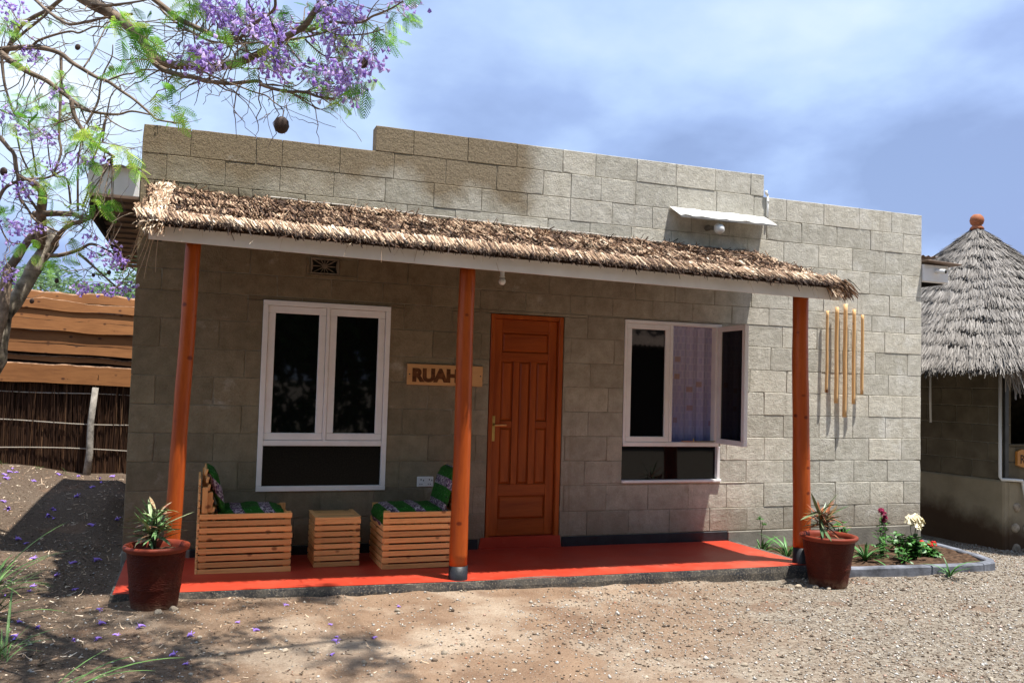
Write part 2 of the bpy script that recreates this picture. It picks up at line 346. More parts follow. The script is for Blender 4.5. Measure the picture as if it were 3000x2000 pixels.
# ------------------------------------------------------------------ helpers
WP={}
def tag(o,label=None,cat=None,group=None,kind=None):
    if label: o['label']=label
    if cat: o['category']=cat
    if group: o['group']=group
    if kind: o['kind']=kind
    return o
def empty(name,loc,label=None,cat=None,group=None,parent=None):
    o=D.objects.new(name,None); o.empty_display_size=.1; COL.objects.link(o); loc=Vector(loc)
    WP[o.name]=loc.copy()
    if parent: o.parent=parent; loc=loc-WP[parent.name]
    o.location=loc
    return tag(o,label,cat,group)
def link(name,me,parent=None,loc=(0,0,0)):
    o=D.objects.new(name,me); COL.objects.link(o); loc=Vector(loc); WP[o.name]=loc.copy()
    if parent: o.parent=parent; loc=loc-WP[parent.name]
    o.location=loc; return o
class MB:
    def __init__(s): s.v=[];s.f=[];s.sm=False
    def add(s,vs,fs):
        n=len(s.v); s.v+= [tuple(v) for v in vs]; s.f+=[tuple(i+n for i in f) for f in fs]; return s
    def box(s,x0,x1,y0,y1,z0,z1,rot=None,piv=None):
        vs=[Vector(p) for p in ((x0,y0,z0),(x1,y0,z0),(x1,y1,z0),(x0,y1,z0),(x0,y0,z1),(x1,y0,z1),(x1,y1,z1),(x0,y1,z1))]
        if rot is not None:
            piv=Vector(piv if piv is not None else ((x0+x1)/2,(y0+y1)/2,(z0+z1)/2)); vs=[rot@(v-piv)+piv for v in vs]
        return s.add(vs,[(0,3,2,1),(4,5,6,7),(0,1,5,4),(1,2,6,5),(2,3,7,6),(3,0,4,7)])
    def bevbox(s,x0,x1,y0,y1,z0,z1,b=.004,rot=None,piv=None):
        # box with all edges chamfered
        P=[];F=[];cx=[(x0,x1),(y0,y1),(z0,z1)]
        idx={}
        for i in (0,1):
            for j in (0,1):
                for k in (0,1):
                    for ax in range(3):
                        c=[cx[0][i],cx[1][j],cx[2][k]]
                        sg=(i,j,k)
                        for a in range(3):
                            if a!=ax: c[a]+= b if sg[a]==0 else -b
                        idx[(i,j,k,ax)]=len(P); P.append(Vector(c))
        def q(a,b_,c,d): F.append((a,b_,c,d))
        for ax in range(3):
            o=[a for a in range(3) if a!=ax]
            for side in (0,1):
                def kk(u,v):
                    t=[0,0,0]; t[ax]=side; t[o[0]]=u; t[o[1]]=v; return idx[(t[0],t[1],t[2],ax)]
                f=[kk(0,0),kk(1,0),kk(1,1),kk(0,1)]
                flip=(side==0)
                if ax==1: flip=not flip
                F.append(tuple(reversed(f)) if flip else tuple(f))
        for ax in range(3):      # edges along ax
            o=[a for a in range(3) if a!=ax]
            for u in (0,1):
                for v in (0,1):
                    def kk(t,which):
                        w=[0,0,0]; w[ax]=t; w[o[0]]=u; w[o[1]]=v; return idx[(w[0],w[1],w[2],which)]
                    F.append((kk(0,o[0]),kk(1,o[0]),kk(1,o[1]),kk(0,o[1])))
        for i in (0,1):
            for j in (0,1):
                for k in (0,1): F.append((idx[(i,j,k,0)],idx[(i,j,k,1)],idx[(i,j,k,2)]))
        if rot is not None:
            piv=Vector(piv if piv is not None else ((x0+x1)/2,(y0+y1)/2,(z0+z1)/2)); P=[rot@(v-piv)+piv for v in P]
        return s.add(P,F)
    def tube(s,pts,rs,n=8,cap=True,squash=1):
        pts=[Vector(p) for p in pts]; m=len(pts)
        if isinstance(rs,(int,float)): rs=[rs]*m
        ref=None; vs=[];fs=[]
        for i,p in enumerate(pts):
            t=(pts[min(i+1,m-1)]-pts[max(i-1,0)])
            if t.length<1e-6: t=Vector((0,0,1))
            t.normalize()
            if ref is None:
                ref=Vector((1,0,0)) if abs(t.x)<.8 else Vector((0,1,0))
            a=(ref-t*ref.dot(t)); 
            if a.length<1e-4: a=t.orthogonal()
            a.normalize(); b=t.cross(a); ref=a
            for k in range(n):
                an=2*math.pi*k/n; vs.append(p+(a*math.cos(an)+b*math.sin(an)*squash)*rs[i])
        for i in range(m-1):
            for k in range(n):
                fs.append((i*n+k,i*n+(k+1)%n,(i+1)*n+(k+1)%n,(i+1)*n+k))
        if cap: fs.append(tuple(reversed(range(n)))); fs.append(tuple((m-1)*n+k for k in range(n)))
        return s.add(vs,fs)
    def lathe(s,prof,c=(0,0,0),n=32):
        vs=[];fs=[];m=len(prof)
        for r,z in prof:
            for k in range(n):
                a=2*math.pi*k/n; vs.append((c[0]+r*math.cos(a),c[1]+r*math.sin(a),c[2]+z))
        for i in range(m-1):
            for k in range(n): fs.append((i*n+k,i*n+(k+1)%n,(i+1)*n+(k+1)%n,(i+1)*n+k))
        return s.add(vs,fs)
    def mesh(s,name,mat,origin=(0,0,0),smooth=False,fix=True):
        me=D.meshes.new(name); o=Vector(origin)
        me.from_pydata([(v[0]-o.x,v[1]-o.y,v[2]-o.z) for v in s.v],[],s.f)
        if fix:
            bm=bmesh.new(); bm.from_mesh(me); bmesh.ops.recalc_face_normals(bm,faces=bm.faces); bm.to_mesh(me); bm.free()
        if mat: me.materials.append(mat)
        if smooth: me.polygons.foreach_set('use_smooth',[True]*len(me.polygons))
        me.update(); return me
    def build(s,name,mat,parent=None,origin=None,smooth=False,label=None,cat=None,group=None,kind=None,fix=True):
        if origin is None:
            n=len(s.v); origin=(sum(v[0] for v in s.v)/n,sum(v[1] for v in s.v)/n,min(v[2] for v in s.v))
        o=link(name,s.mesh(name,mat,origin,smooth,fix),parent,origin)
        return tag(o,label,cat,group,kind)
def np_mesh(name,V,F,mat,tone=None,smooth=False):
    """V (n,3), F (m,k) constant k"""
    me=D.meshes.new(name); V=np.asarray(V,dtype=np.float32); F=np.asarray(F,dtype=np.int32); m,k=F.shape
    me.vertices.add(len(V)); me.vertices.foreach_set('co',V.ravel())
    me.loops.add(m*k); me.loops.foreach_set('vertex_index',F.ravel())
    me.polygons.add(m); me.polygons.foreach_set('loop_start',np.arange(0,m*k,k,dtype=np.int32))
    try: me.polygons.foreach_set('loop_total',np.full(m,k,dtype=np.int32))
    except Exception: pass
    if smooth: me.polygons.foreach_set('use_smooth',np.ones(m,dtype=bool))
    if tone is not None:
        a=me.attributes.new('tone','FLOAT','POINT'); a.data.foreach_set('value',np.asarray(tone,dtype=np.float32))
    me.materials.append(mat); me.update(calc_edges=True); me.validate(); return me
def strands(P,Dr,W,Ln,wid,tone,droop=0.,curl=0.,segs=2):
    """blades: base P, direction Dr, width vector W, each tapered; returns V,F,tone"""
    n=len(P); V=[];
    W=W/np.linalg.norm(W,axis=1,keepdims=True); 
    for i in range(segs+1):
        t=i/segs; c=P+Dr*(Ln*t)[:,None]; c=c+np.array([0,0,-1.])*(np.asarray(droop)*t*t*Ln)[:,None] if np.ndim(droop) else c+np.array([0,0,-droop])*(t*t*Ln)[:,None]
        if np.ndim(curl): c=c+curl*(t*t)*Ln[:,None]
        ww=(wid*(1-.45*t))[:,None]*.5
        V.append(c-W*ww); V.append(c+W*ww)
    V=np.stack(V,1).reshape(-1,3); k=2*(segs+1)
    base=np.arange(n)[:,None]*k; F=[]
    for i in range(segs): F.append(base+np.array([[2*i,2*i+1,2*i+3,2*i+2]]))
    F=np.concatenate(F,0)
    return V,F,np.repeat(tone,k)
def smooth01(x): x=max(0,min(1,x)); return x*x*(3-2*x)
def lerp(a,b,t): return a+(b-a)*t
def interp(x,xs,ys):
    return float(np.interp(x,xs,ys))
# ground height
def gz(x,y,fine=True):
    a=interp(x,[-4,-.2,2.4,5.4,8,9.6,13],[.13,.115,.062,.012,-.05,-.21,-.26])
    f=smooth01((y+4.5)/3.3)              # falls off toward the viewer
    z=a*f if a>0 else a*smooth01((y+3.0)/2.6)
    z+= .24*smooth01((y+.4)/4.6)*smooth01((.0-x)/.35)      # earth bank rising to the fence
    z+= .16*math.exp(-((x+1.75)**2/.35+(y-2.3)**2/2.2))
    z+= .10*smooth01((-.7-x)/.9)*smooth01((y+5)/2)
    z+= (.030*mnoise.noise(Vector((x*2.2,5,0)))+.014*mnoise.noise(Vector((x*7,9,0)))+.008)*math.exp(-((y+1.24)/.10)**2)*(1 if -.2<x<8 else 0)
    if fine:
        z+= .018*mnoise.noise(Vector((x*.9,y*.9,3)))+ .008*mnoise.noise(Vector((x*3.1,y*3.1,7)))+.0035*mnoise.noise(Vector((x*11,y*11,1)))
    return z

# ------------------------------------------------------------------ ground
def make_ground():
    def axis(lo,hi,step,far):
        a=list(np.arange(lo,hi+1e-6,step)); s=step; x=a[-1]
        while x<far: s*=1.35; x+=s; a.append(x)
        s=step; x=a[0]; b=[]
        while x>-far: s*=1.35; x-=s; b.append(x)
        return b[::-1]+a
    xs=axis(-3,10.5,.045,900); ys=axis(-6.6,1.2,.045,900)
    V=np.empty((len(ys),len(xs),3),dtype=np.float32)
    for j,y in enumerate(ys):
        for i,x in enumerate(xs):
            inn=(-8<x<14 and -12<y<9)
            V[j,i]=(x,y,gz(max(-8,min(14,x)),max(-12,min(9,y)),inn))
    nx,ny=len(xs),len(ys); idx=np.arange(nx*ny).reshape(ny,nx)
    F=np.stack([idx[:-1,:-1],idx[:-1,1:],idx[1:,1:],idx[1:,:-1]],-1).reshape(-1,4)
    o=link('ground',np_mesh('ground',V.reshape(-1,3),F,M['ground'],smooth=True)); tag(o,kind='structure')
make_ground()

# ------------------------------------------------------------------ house
house=empty('guest_house',(4,0,.0),'single-storey grey concrete block house with thatched porch and red veranda floor','house')
ZK=[.225,.449,.687,.915,1.144,1.371,1.601,1.825,2.059,2.280,2.455,2.682,2.915,3.156,3.369,3.600,3.824]
WX0,WX1=0.0,7.94; TH=.15
openings=[(.985,2.045,.675,2.245),(2.965,3.69,.0,2.25),(4.315,5.395,.705,2.268),(1.346,1.592,2.490,2.632)]
def sub(r,holes):
    rs=[r]
    for hx0,hx1,hz0,hz1 in holes:
        nr=[]
        for x0,x1,z0,z1 in rs:
            if hx1<=x0 or hx0>=x1 or hz1<=z0 or hz0>=z1: nr.append((x0,x1,z0,z1)); continue
            if z0<hz0: nr.append((x0,x1,z0,hz0))
            if z1>hz1: nr.append((x0,x1,hz1,z1))
            a,b=max(z0,hz0),min(z1,hz1)
            if x0<hx0: nr.append((x0,hx0,a,b))
            if x1>hx1: nr.append((hx1,x1,a,b))
        rs=nr
    return [r for r in rs if r[1]-r[0]>.012 and r[3]-r[2]>.012]
# mortar core
core=MB()
for r in sub((WX0+.012,WX1-.012,.10,3.585),openings): core.box(r[0],r[1],.0058,TH-.007,r[2],r[3])
core.box(1.90,5.86,.007,TH-.007,3.585,3.81)
wall=core.build('front_wall',M['mortar'],house,origin=(4,0,0))
# blocks
top_joints={16:[1.862,2.20,2.70,3.17,3.63,3.97,4.41,4.84,5.29,5.71,5.868],
 15:[0,.36,.87,1.08,1.56,2.03,2.50,2.98,3.44,3.72,4.03,4.40,4.86,5.31,5.75,5.90,6.15,6.62,7.08,7.52,7.94]}
def row_joints(k):
    if k in top_joints: return top_joints[k]
    r=random.Random(k*17+3); x=(-.02 if k%2 else -.24)-r.uniform(0,.02); j=[0.0]
    x+= .44
    while x<WX1-.12:
        if x>.12: j.append(x)
        x+= r.uniform(.430,.452)
    j.append(WX1); return j
def rough_block(x0,x1,z0,z1,y0,y1,rr,g=.0021,b=.0036):
    """block with chamfered, slightly worn front arrises"""
    x0+=g;x1-=g;z0+=g;z1-=g; b=min(b,(x1-x0)*.3,(z1-z0)*.3)
    m=MB(); fy=y0+rr.uniform(-.0022,.0022)
    # front ring: outer at fy+b*.8 , inner at fy ; with mid points for wear
    chips=[(cxx,czz,rr.uniform(.012,.035)) for cxx in (x0,x1) for czz in (z0,z1) if rr.random()<.07]
    def ring(ins,y,jit):
        pts=[]
        nx=max(2,int((x1-x0)/.11)); 
        for i in range(nx): pts.append((lerp(x0+ins,x1-ins,i/nx),z0+ins))
        for i in range(2): pts.append((x1-ins,lerp(z0+ins,z1-ins,i/2)))
        for i in range(nx): pts.append((lerp(x1-ins,x0+ins,i/nx),z1-ins))
        for i in range(2): pts.append((x0+ins,lerp(z1-ins,z0+ins,i/2)))
        out=[]
        for p in pts:
            q=[p[0]+rr.uniform(-jit,jit),p[1]+rr.uniform(-jit,jit)]
            for (cxx,czz,cr) in chips:
                d=math.hypot(q[0]-cxx,q[1]-czz)
                if d<.05: q[0]+=(cr*.8 if cxx==x0 else -cr*.8)*(1 if ins else .35)*(1-d/.05); q[1]+=(cr*.5 if czz==z0 else -cr*.5)*(1 if ins else .35)*(1-d/.05)
            out.append((q[0],y,q[1]))
        return out
    a=ring(b,fy,.0013); c=ring(0,fy+b*.75,.0009); d=ring(0,y1,0)
    n=len(a); F=[tuple(range(n))]
    for A_,B_ in ((0,n),(n,2*n)):
        for i in range(n): F.append((A_+i,B_+i,B_+(i+1)%n,A_+(i+1)%n))
    F.append(tuple(2*n+i for i in reversed(range(n))))
    m.add(a+c+d,F); return m
rr=random.Random(11); nb=0
for k in range(1,17):
    z0,z1=ZK[k-1],ZK[k]
    js=row_joints(k)
    for i in range(len(js)-1):
        for (a,b,c,d) in sub((js[i],js[i+1],z0,z1),openings):
            m=rough_block(a,b,c,d,0,TH,rr)
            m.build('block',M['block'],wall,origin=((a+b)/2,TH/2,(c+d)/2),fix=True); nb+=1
print('blocks',nb)
# plinth and skirting
for a_,b_ in ((5.50,7.94),(-.004,.5)): MB().bevbox(a_,b_,-.012,.14,-.30,.218,.006).build('plinth',M['plaster'],house)
for a_,b_ in ((.5,2.90),(3.715,5.49)): MB().bevbox(a_,b_,-.014,.12,.10,.221,.004).build('skirting',M['black'],house)
# other walls and roof of the house
HD=3.0
ow=MB()
ow.box(.004,.15,TH+.002,HD,-.3,3.05); ow.box(7.79,7.936,TH+.002,HD,-.3,3.05); ow.box(.15,7.79,HD-.15,HD-.002,-.3,2.8)
ow.build('rear_wall',M['plaster'],house)
inn=MB(); inn.box(.152,7.788,TH+.004,HD-.152,.10,.14); inn.box(2.6,2.7,TH+.01,HD-.16,.14,2.7); inn.build('room_floor',M['darkwall'],house)
def corr(x0,x1,ya,yb,za,zb,name,mat,parent,pitch=.076,amp=.009,along='x',th=.0,dots=6):
    xs=np.arange(x0,x1+1e-6,pitch/dots); m=MB(); vs=[]
    for x in xs:
        h=amp*math.sin(2*math.pi*(x-x0)/pitch); vs+= [(x,ya,za+h),(x,yb,zb+h)]
    fs=[(2*i,2*i+2,2*i+3,2*i+1) for i in range(len(xs)-1)]
    m.add(vs,fs); n=len(vs); m.add([(v[0],v[1],v[2]-.0015) for v in vs],[tuple(reversed(f)) for f in fs])
    return m.build(name,mat,parent,smooth=True,fix=False)
corr(-.40,8.36,.02+TH,HD+.35,3.19,2.95,'main_roof',M['roofslab'],house)
MB().box(-.375,-.35,TH+.02,HD+.3,2.86,3.0).build('eave_rafter',M['darkwall'],house)
MB().box(8.29,8.315,.08,HD+.3,2.86,3.05).build('eave_rafter',M['darkwall'],house)
# slatted dark soffit on the left overhang
for k in range(14):
    y=.14+k*.22; z=3.03-.075*k*.22
    s_=MB(); s_.bevbox(-.385,-.012,y,y+.19,z-.018,z,.003); s_.build('soffit_board',M['tin'],house)
# white gable boxes
gb=MB(); gb.bevbox(-.375,-.004,-.012,.10,3.0,3.225,.006); g=gb.build('gable_board',M['white'],house,label='white board closing the left roof overhang')
cp=MB()
n=16
vs=[];
for i in range(n+1):
    x=lerp(-.43,-.002,i/n); h=.006*math.sin(i*1.9)
    vs+=[(x,-.06,3.232+h),(x,.15,3.252+h*.4)]
cp.add(vs,[(2*i,2*i+2,2*i+3,2*i+1) for i in range(n)]); cp.add([(a,b,c-.003) for a,b,c in vs],[(2*i,2*i+1,2*i+3,2*i+2) for i in range(n)])
cp.build('roof_flashing',M['tinwhite'],house,fix=False)
gb=MB(); gb.bevbox(7.95,8.31,-.012,.06,2.87,3.06,.006); gb.build('gable_board',M['white'],house,label='white board closing the right roof overhang')
gb=MB(); gb.bevbox(7.945,8.42,-.09,.16,3.075,3.092,.004,rot=Matrix.Rotation(rad(2.2),3,'Y')); gb.build('roof_flashing',M['tin'],house)
# ------------------------------------------------------------------ vent block
vt=MB()
x0,x1,z0,z1=1.350,1.588,2.493,2.629; cx,cz=(x0+x1)/2,(z0+z1)/2
vt.bevbox(x0,x1,-.006,.06,z0,z0+.012,.002); vt.bevbox(x0,x1,-.006,.06,z1-.012,z1,.002); vt.bevbox(x0,x0+.014,-.0055,.058,z0+.0125,z1-.0125,.002); vt.bevbox(x1-.014,x1,-.0055,.058,z0+.0125,z1-.0125,.002)
for i in range(12):
    a=i*math.pi/6; dx_,dz_=math.cos(a),math.sin(a); r1=min(.105/max(abs(dx_),1e-6),.056/max(abs(dz_),1e-6))
    p=Vector((cx,.0,cz)); vt.tube([(cx+dx_*.02,.012,cz+dz_*.02),(cx+dx_*r1,.012,cz+dz_*r1)],.0045,5)
vt.tube([(cx,.004,cz),(cx,.03,cz)],.022,10)
for a,b in ((-1,0),(1,0)): vt.bevbox(cx+a*.108-.01,cx+a*.108+.01,.0,.03,cz-.03,cz+.03,.002)
v=vt.build('vent_block',M['concretevent'],house)
MB().box(x0-.004,x1+.004,.062,.14,z0-.004,z1+.004).build('vent_recess',M['darkwall'],v)

# ------------------------------------------------------------------ windows
def frame_rect(m,x0,x1,z0,z1,t,y0,y1,b=.003):
    m.bevbox(x0,x1,y0,y1,z0,z0+t,b); m.bevbox(x0,x1,y0,y1,z1-t,z1,b)
    m.bevbox(x0,x0+t,y0+.0008,y1-.0008,z0+t+.0003,z1-t-.0003,b); m.bevbox(x1-t,x1,y0+.0008,y1-.0008,z0+t+.0003,z1-t-.0003,b)
def make_window1():
    w_=empty('window',(1.515,0,.68),parent=house); w_['label']='left large window with two closed casements over a dark lower pane'
    fr=MB(); X0,X1,Z0,Z1=.982,2.048,.672,2.248
    # painted surround standing proud of the wall
    frame_rect(fr,X0,X1,Z0,Z1,.042,-.018,.075)
    fr.bevbox(X0+.043,X1-.043,-.012,.07,1.046,1.092,.004)
    fr.bevbox(1.502,1.530,-.010,.068,1.093,Z1-.043,.003)
    fr.build('frame',M['white'],w_,origin=(1.515,0,.68))
    for a,b in ((1.026,1.500),(1.532,2.004)):
        s=MB(); frame_rect(s,a,b,1.095,2.203,.058,-.003,.045,.005); s.build('sash',M['white'],w_)
        g=MB(); g.box(a+.055,b-.055,.018,.023,1.15,2.148); g.build('pane',M['glass'],w_)
    g=MB(); g.box(X0+.04,X1-.04,.022,.027,Z0+.04,1.048); g.build('pane',M['screen'],w_,label='dull dark lower pane')
def make_window2():
    w_=empty('window',(4.85,0,.7),parent=house); w_['label']='right window with one sash swung open beside a blue curtain'
    X0,X1,Z0,Z1=4.318,5.392,.708,2.262
    fr=MB()
    fr.bevbox(X0,X1,-.006,.075,Z1-.034,Z1,.004)              # head
    fr.bevbox(X0,X0+.026,-.005,.074,1.06,Z1-.035,.003); fr.bevbox(4.812,4.846,-.004,.072,1.095,Z1-.035,.003)
    fr.bevbox(5.325,5.362,-.004,.073,1.095,Z1-.035,.003)
    fr.bevbox(X0,5.375,-.010,.076,1.052,1.094,.004)
    fr.bevbox(5.360,5.392,-.010,.074,.735,1.051,.003)
    fr.bevbox(X0-.004,X1+.012,-.024,.076,.706,.732,.004)
    fr.build('frame',M['white'],w_,origin=(4.85,0,.7))
    s=MB(); frame_rect(s,4.346,4.811,1.096,2.226,.05,-.002,.044,.004); s.build('sash',M['white'],w_)
    g=MB(); g.box(4.393,4.764,.018,.022,1.14,2.182); g.build('pane',M['glass'],w_)
    g=MB(); g.box(X0+.001,5.359,.030,.034,.733,1.05); g.build('pane',M['glass'],w_)
    # open casement: hinged on the right, swung just past square
    R_=Matrix.Rotation(rad(-92),3,'Z'); hx=Vector((5.362,-.012,0))
    m=MB(); t=MB()
    def rb(mm,x0,x1,y0,y1,z0,z1,b=.003): mm.bevbox(x0,x1,y0,y1,z0,z1,b,rot=R_,piv=(5.362,-.012,0))
    # built as if it lay from hinge toward +x, then turned to point at the viewer
    a,b=5.362,5.842; z0,z1=1.085,2.235
    rb(m,a,b,-.03,.012,z0,z0+.05); rb(m,a,b,-.03,.012,z1-.05,z1); rb(m,a,a+.05,-.0295,.0115,z0+.051,z1-.051); rb(m,b-.05,b,-.0295,.0115,z0+.051,z1-.051)
    s=m.build('sash',M['white'],w_,origin=(5.362,-.012,z0),label='open sash swung out over the porch')
    g=MB(); g.box(a+.048,b-.048,-.012,-.008,z0+.048,z1-.048,rot=R_,piv=(5.362,-.012,0)); g.build('pane',M['glass'],s)
    h=MB(); h.box(b-.045,b-.030,.012,.022,1.60,1.70,rot=R_,piv=(5.362,-.012,0)); h.box(b-.062,b-.030,.022,.030,1.66,1.674,rot=R_,piv=(5.362,-.012,0)); h.build('handle',M['brass'],s)
    h=MB(); h.tube([(4.95,-.012,1.103),(5.10,-.02,1.103),(5.32,-.03,1.106)],.004,6); h.tube([(5.08,-.02,1.10),(5.08,-.02,1.13)],.005,6); h.build('stay',M['brass'],w_)
make_window1(); make_window2()
# curtain
cu=MB(); n=60; vs=[]
for i in range(n+1):
    x=lerp(4.70,5.50,i/n); y=.115+.012*math.sin(i*.72)+.006*math.sin(i*1.9)
    vs+=[(x,y,.75),(x,y,2.30)]
cu.add(vs,[(2*i,2*i+2,2*i+3,2*i+1) for i in range(n)])
cu.add([(a,b+.0015,c) for a,b,c in vs],[(2*i,2*i+1,2*i+3,2*i+2) for i in range(n)])
cu.build('curtain',M['curtain'],None,smooth=True,label='blue printed curtain hanging behind the open right window',cat='curtain',fix=False)

# ------------------------------------------------------------------ door
dr=empty('door',(3.33,0,.2),parent=house)
f=MB()
f.bevbox(2.972,3.010,.002,.13,.225,2.244,.004); f.bevbox(3.640,3.684,.002,.13,.225,2.244,.004); f.bevbox(3.011,3.639,.003,.13,2.205,2.243,.004)
f.build('door_frame',M['door'],dr,origin=(3.33,.06,.22))
# leaf stiles and rails, set back in the frame
lx0,lx1,lz0,lz1=3.014,3.636,.240,2.202; yf=.045
st=.082
for a,b in ((lx0,lx0+st),(lx1-st,lx1)): MB().bevbox(a,b,yf,yf+.04,lz0,lz1,.003).build('stile',M['door'],dr)
zr=[(lz0,.385),(.600,.700),(1.820,1.900),(2.085,lz1)]
for a,b in zr: MB().bevbox(lx0+st+.0005,lx1-st-.0005,yf+.001,yf+.039,a,b,.003).build('rail',M['doorh'],dr)
xs_=[lx0+st,3.225,3.425,lx1-st]
cols=[(lx0+st+.0,3.210),(3.272,3.378),(3.440,lx1-st)]
for a,b in ((3.212,3.270),(3.380,3.438)): MB().bevbox(a,b,yf+.0012,yf+.0385,.7005,1.8195,.003).build('muntin',M['door'],dr)
for a,b in (cols[0],cols[2]):
    c=MB(); c.bevbox(a+.0005,b-.0005,yf+.0015,yf+.038,1.215,1.275,.003); c.build('rail',M['doorh'],dr)
def raised(a,b,c,d,mat):
    m=MB(); m.box(a,b,yf+.018,yf+.034,c,d)
    i=.022; m.add([(a+.006,yf+.017,c+.006),(b-.006,yf+.017,c+.006),(b-.006,yf+.017,d-.006),(a+.006,yf+.017,d-.006),(a+i,yf+.004,c+i),(b-i,yf+.004,c+i),(b-i,yf+.004,d-i),(a+i,yf+.004,d-i)],[(0,1,5,4),(1,2,6,5),(2,3,7,6),(3,0,4,7),(4,5,6,7)])
    m.build('panel',mat,dr)
raised(lx0+st,lx1-st,.385,.600,M['doorh']); raised(lx0+st,lx1-st,1.900,2.085,M['doorh'])
for a,b in (cols[0],cols[2]): raised(a,b,.700,1.215,M['door']); raised(a,b,1.275,1.820,M['door'])
raised(3.270,3.380,.700,1.820,M['door'])
h=MB(); h.bevbox(3.020,3.048,yf-.006,yf,1.09,1.32,.002); h.tube([(3.034,yf-.005,1.235),(3.034,yf-.05,1.235)],.009,8); h.tube([(3.034,yf-.048,1.235),(3.14,yf-.052,1.238)],.0085,8); h.build('handle',M['brass'],dr)
MB().box(2.99,3.67,.0875,.10,.23,2.24).build('backing',M['darkwall'],dr)
# door step painted red, splayed
stp=MB()
stp.add([(2.90,-.012,.10),(3.71,-.012,.10),(3.71,.13,.10),(2.90,.13,.10),(2.93,-.004,.236),(3.695,-.004,.236),(3.695,.13,.236),(2.93,.13,.236)],[(0,3,2,1),(4,5,6,7),(0,1,5,4),(1,2,6,5),(2,3,7,6),(3,0,4,7)])
stp.build('door_step',M['red'],house)

# ------------------------------------------------------------------ veranda floor and kerb
def pz(x): return interp(x,[0,2.4,5.5],[.165,.138,.130])
def pf(x): return interp(x,[0,.5,2.4,5.5],[-1.165,-1.170,-1.180,-1.190])
fl=MB(); n=56; vs=[]
for i in range(n+1):
    x=lerp(.035,5.49,i/n); w_=.004*mnoise.noise(Vector((x*3,0,0)))
    for y in (pf(x)+w_,pf(x)*.66,pf(x)*.33,-.003): vs.append((x,y,pz(x)+.002*mnoise.noise(Vector((x*1.5,y*2,4)))))
fs=[]
for i in range(n):
    for j in range(3): fs.append((4*i+j,4*i+4+j,4*i+5+j,4*i+1+j))
fl.add(vs,fs)
# splayed right end reaching the corner post
z=.130
fl.add([(5.49,-1.190,z),(5.55,-1.190,z),(5.49,-.003,z)],[(0,1,2)])
fl.build('veranda_floor',M['red'],house,origin=(2.8,-.6,.13),fix=False)
kb=MB(); xs=np.linspace(.022,5.575,90); vs=[]
for i,x in enumerate(xs):
    w_=.006*mnoise.noise(Vector((x*4,1,0))); e=.006*mnoise.noise(Vector((x*7,5,0)))
    y=pf(x)-.002+w_
    vs+=[(x,y+.012,pz(x)-.001),(x,y-.004,pz(x)-.006+e),(x,y-.012+e,pz(x)-.05),(x,y-.014-e,-.12),(x,-.05,-.12),(x,-.05,pz(x)-.006)]
fs=[]
for i in range(len(xs)-1):
    for j in range(5): fs.append((6*i+j,6*i+6+j,6*i+7+j,6*i+1+j))
    fs.append((6*i+5,6*i+11,6*i+6,6*i))
fs.append((0,1,2,3,4,5)); fs.append(tuple(len(vs)-1-k for k in range(6)))
kb.add(vs,fs); kb.build('kerb',M['kerb'],house)
# ------------------------------------------------------------------ porch posts
def post(x,y,z0,z1,r0,r1,lean,label,seed,base=.15):
    p=empty('porch_post',(x,y,z0),parent=house); p['label']=label
    r_=random.Random(seed); pts=[];rs=[];n=26
    for i in range(n+1):
        t=i/n; z=lerp(z0+base,z1,t)
        pts.append((x+lean*(z-z0)+.010*mnoise.noise(Vector((seed,z*1.3,0))),y+.006*mnoise.noise(Vector((seed+9,z*1.1,0))),z)); rs.append(lerp(r0,r1,t)+.0035*mnoise.noise(Vector((seed,z*3.5,2))))
    m=MB(); m.tube(pts,rs,20); s=m.build('shaft',M['post'],p,smooth=True)
    m=MB(); m.tube([(x,y,z0-.06),(x,y,z0+.0),(x,y,z0+base)],[r0*1.12,r0*1.05,r0*1.02],20); m.build('post_foot',M['black'],p,smooth=True)
post(.375,-1.06,.155,2.56,.054,.050,.023,'left porch post behind the left flower pot',3,.05)
post(2.402,-1.100,.125,2.52,.069,.060,.000,'middle porch post with dark painted foot',8,.115)
post(5.528,-1.095,.125,2.50,.077,.066,-.022,'right porch post beside the right flower pot',15,.14)
# ------------------------------------------------------------------ porch roof
RL,RR=.11,5.70
def rw(x): return interp(x,[0,5.8],[3.10,2.99])      # height at the wall
def re_(x): return interp(x,[0,5.8],[2.60,2.535])    # height at the eave (y=-1.30)
roof=empty('porch_roof',(2.9,-.7,2.5),parent=house)
sh=MB(); vs=[]
for i in range(31):
    x=lerp(RL,RR,i/30); vs+=[(x,-1.33,re_(x)-.0),(x,-.006,rw(x)-.03),(x,-1.33,re_(x)-.02),(x,-.006,rw(x)-.05)]
fs=[]
for i in range(30):
    a=4*i; fs+=[(a,a+4,a+5,a+1),(a+2,a+3,a+7,a+6),(a,a+2,a+6,a+4)]
fs+=[(0,1,3,2),(120,122,123,121)]
sh.add(vs,fs); sh.build('roof_sheet',M['thatchbase'],roof,fix=False)
fa=MB(); n=40; vs=[]
for i in range(n+1):
    x=lerp(.155,5.715,i/n); zt=lerp(2.600,2.556,i/n); zb=lerp(2.488,2.418,i/n)-.006*math.sin(math.pi*i/n)
    vs+=[(x,-1.322,zb),(x,-1.322,zt),(x,-1.300,zt),(x,-1.300,zb)]
fs=[]
for i in range(n):
    for j in range(4): fs.append((4*i+j,4*i+4+j,4*i+4+(j+1)%4,4*i+(j+1)%4))
fs+=[(0,1,2,3),(4*n+3,4*n+2,4*n+1,4*n)]
fa.add(vs,fs); fa.build('fascia_board',M['fasciawhite'],roof)
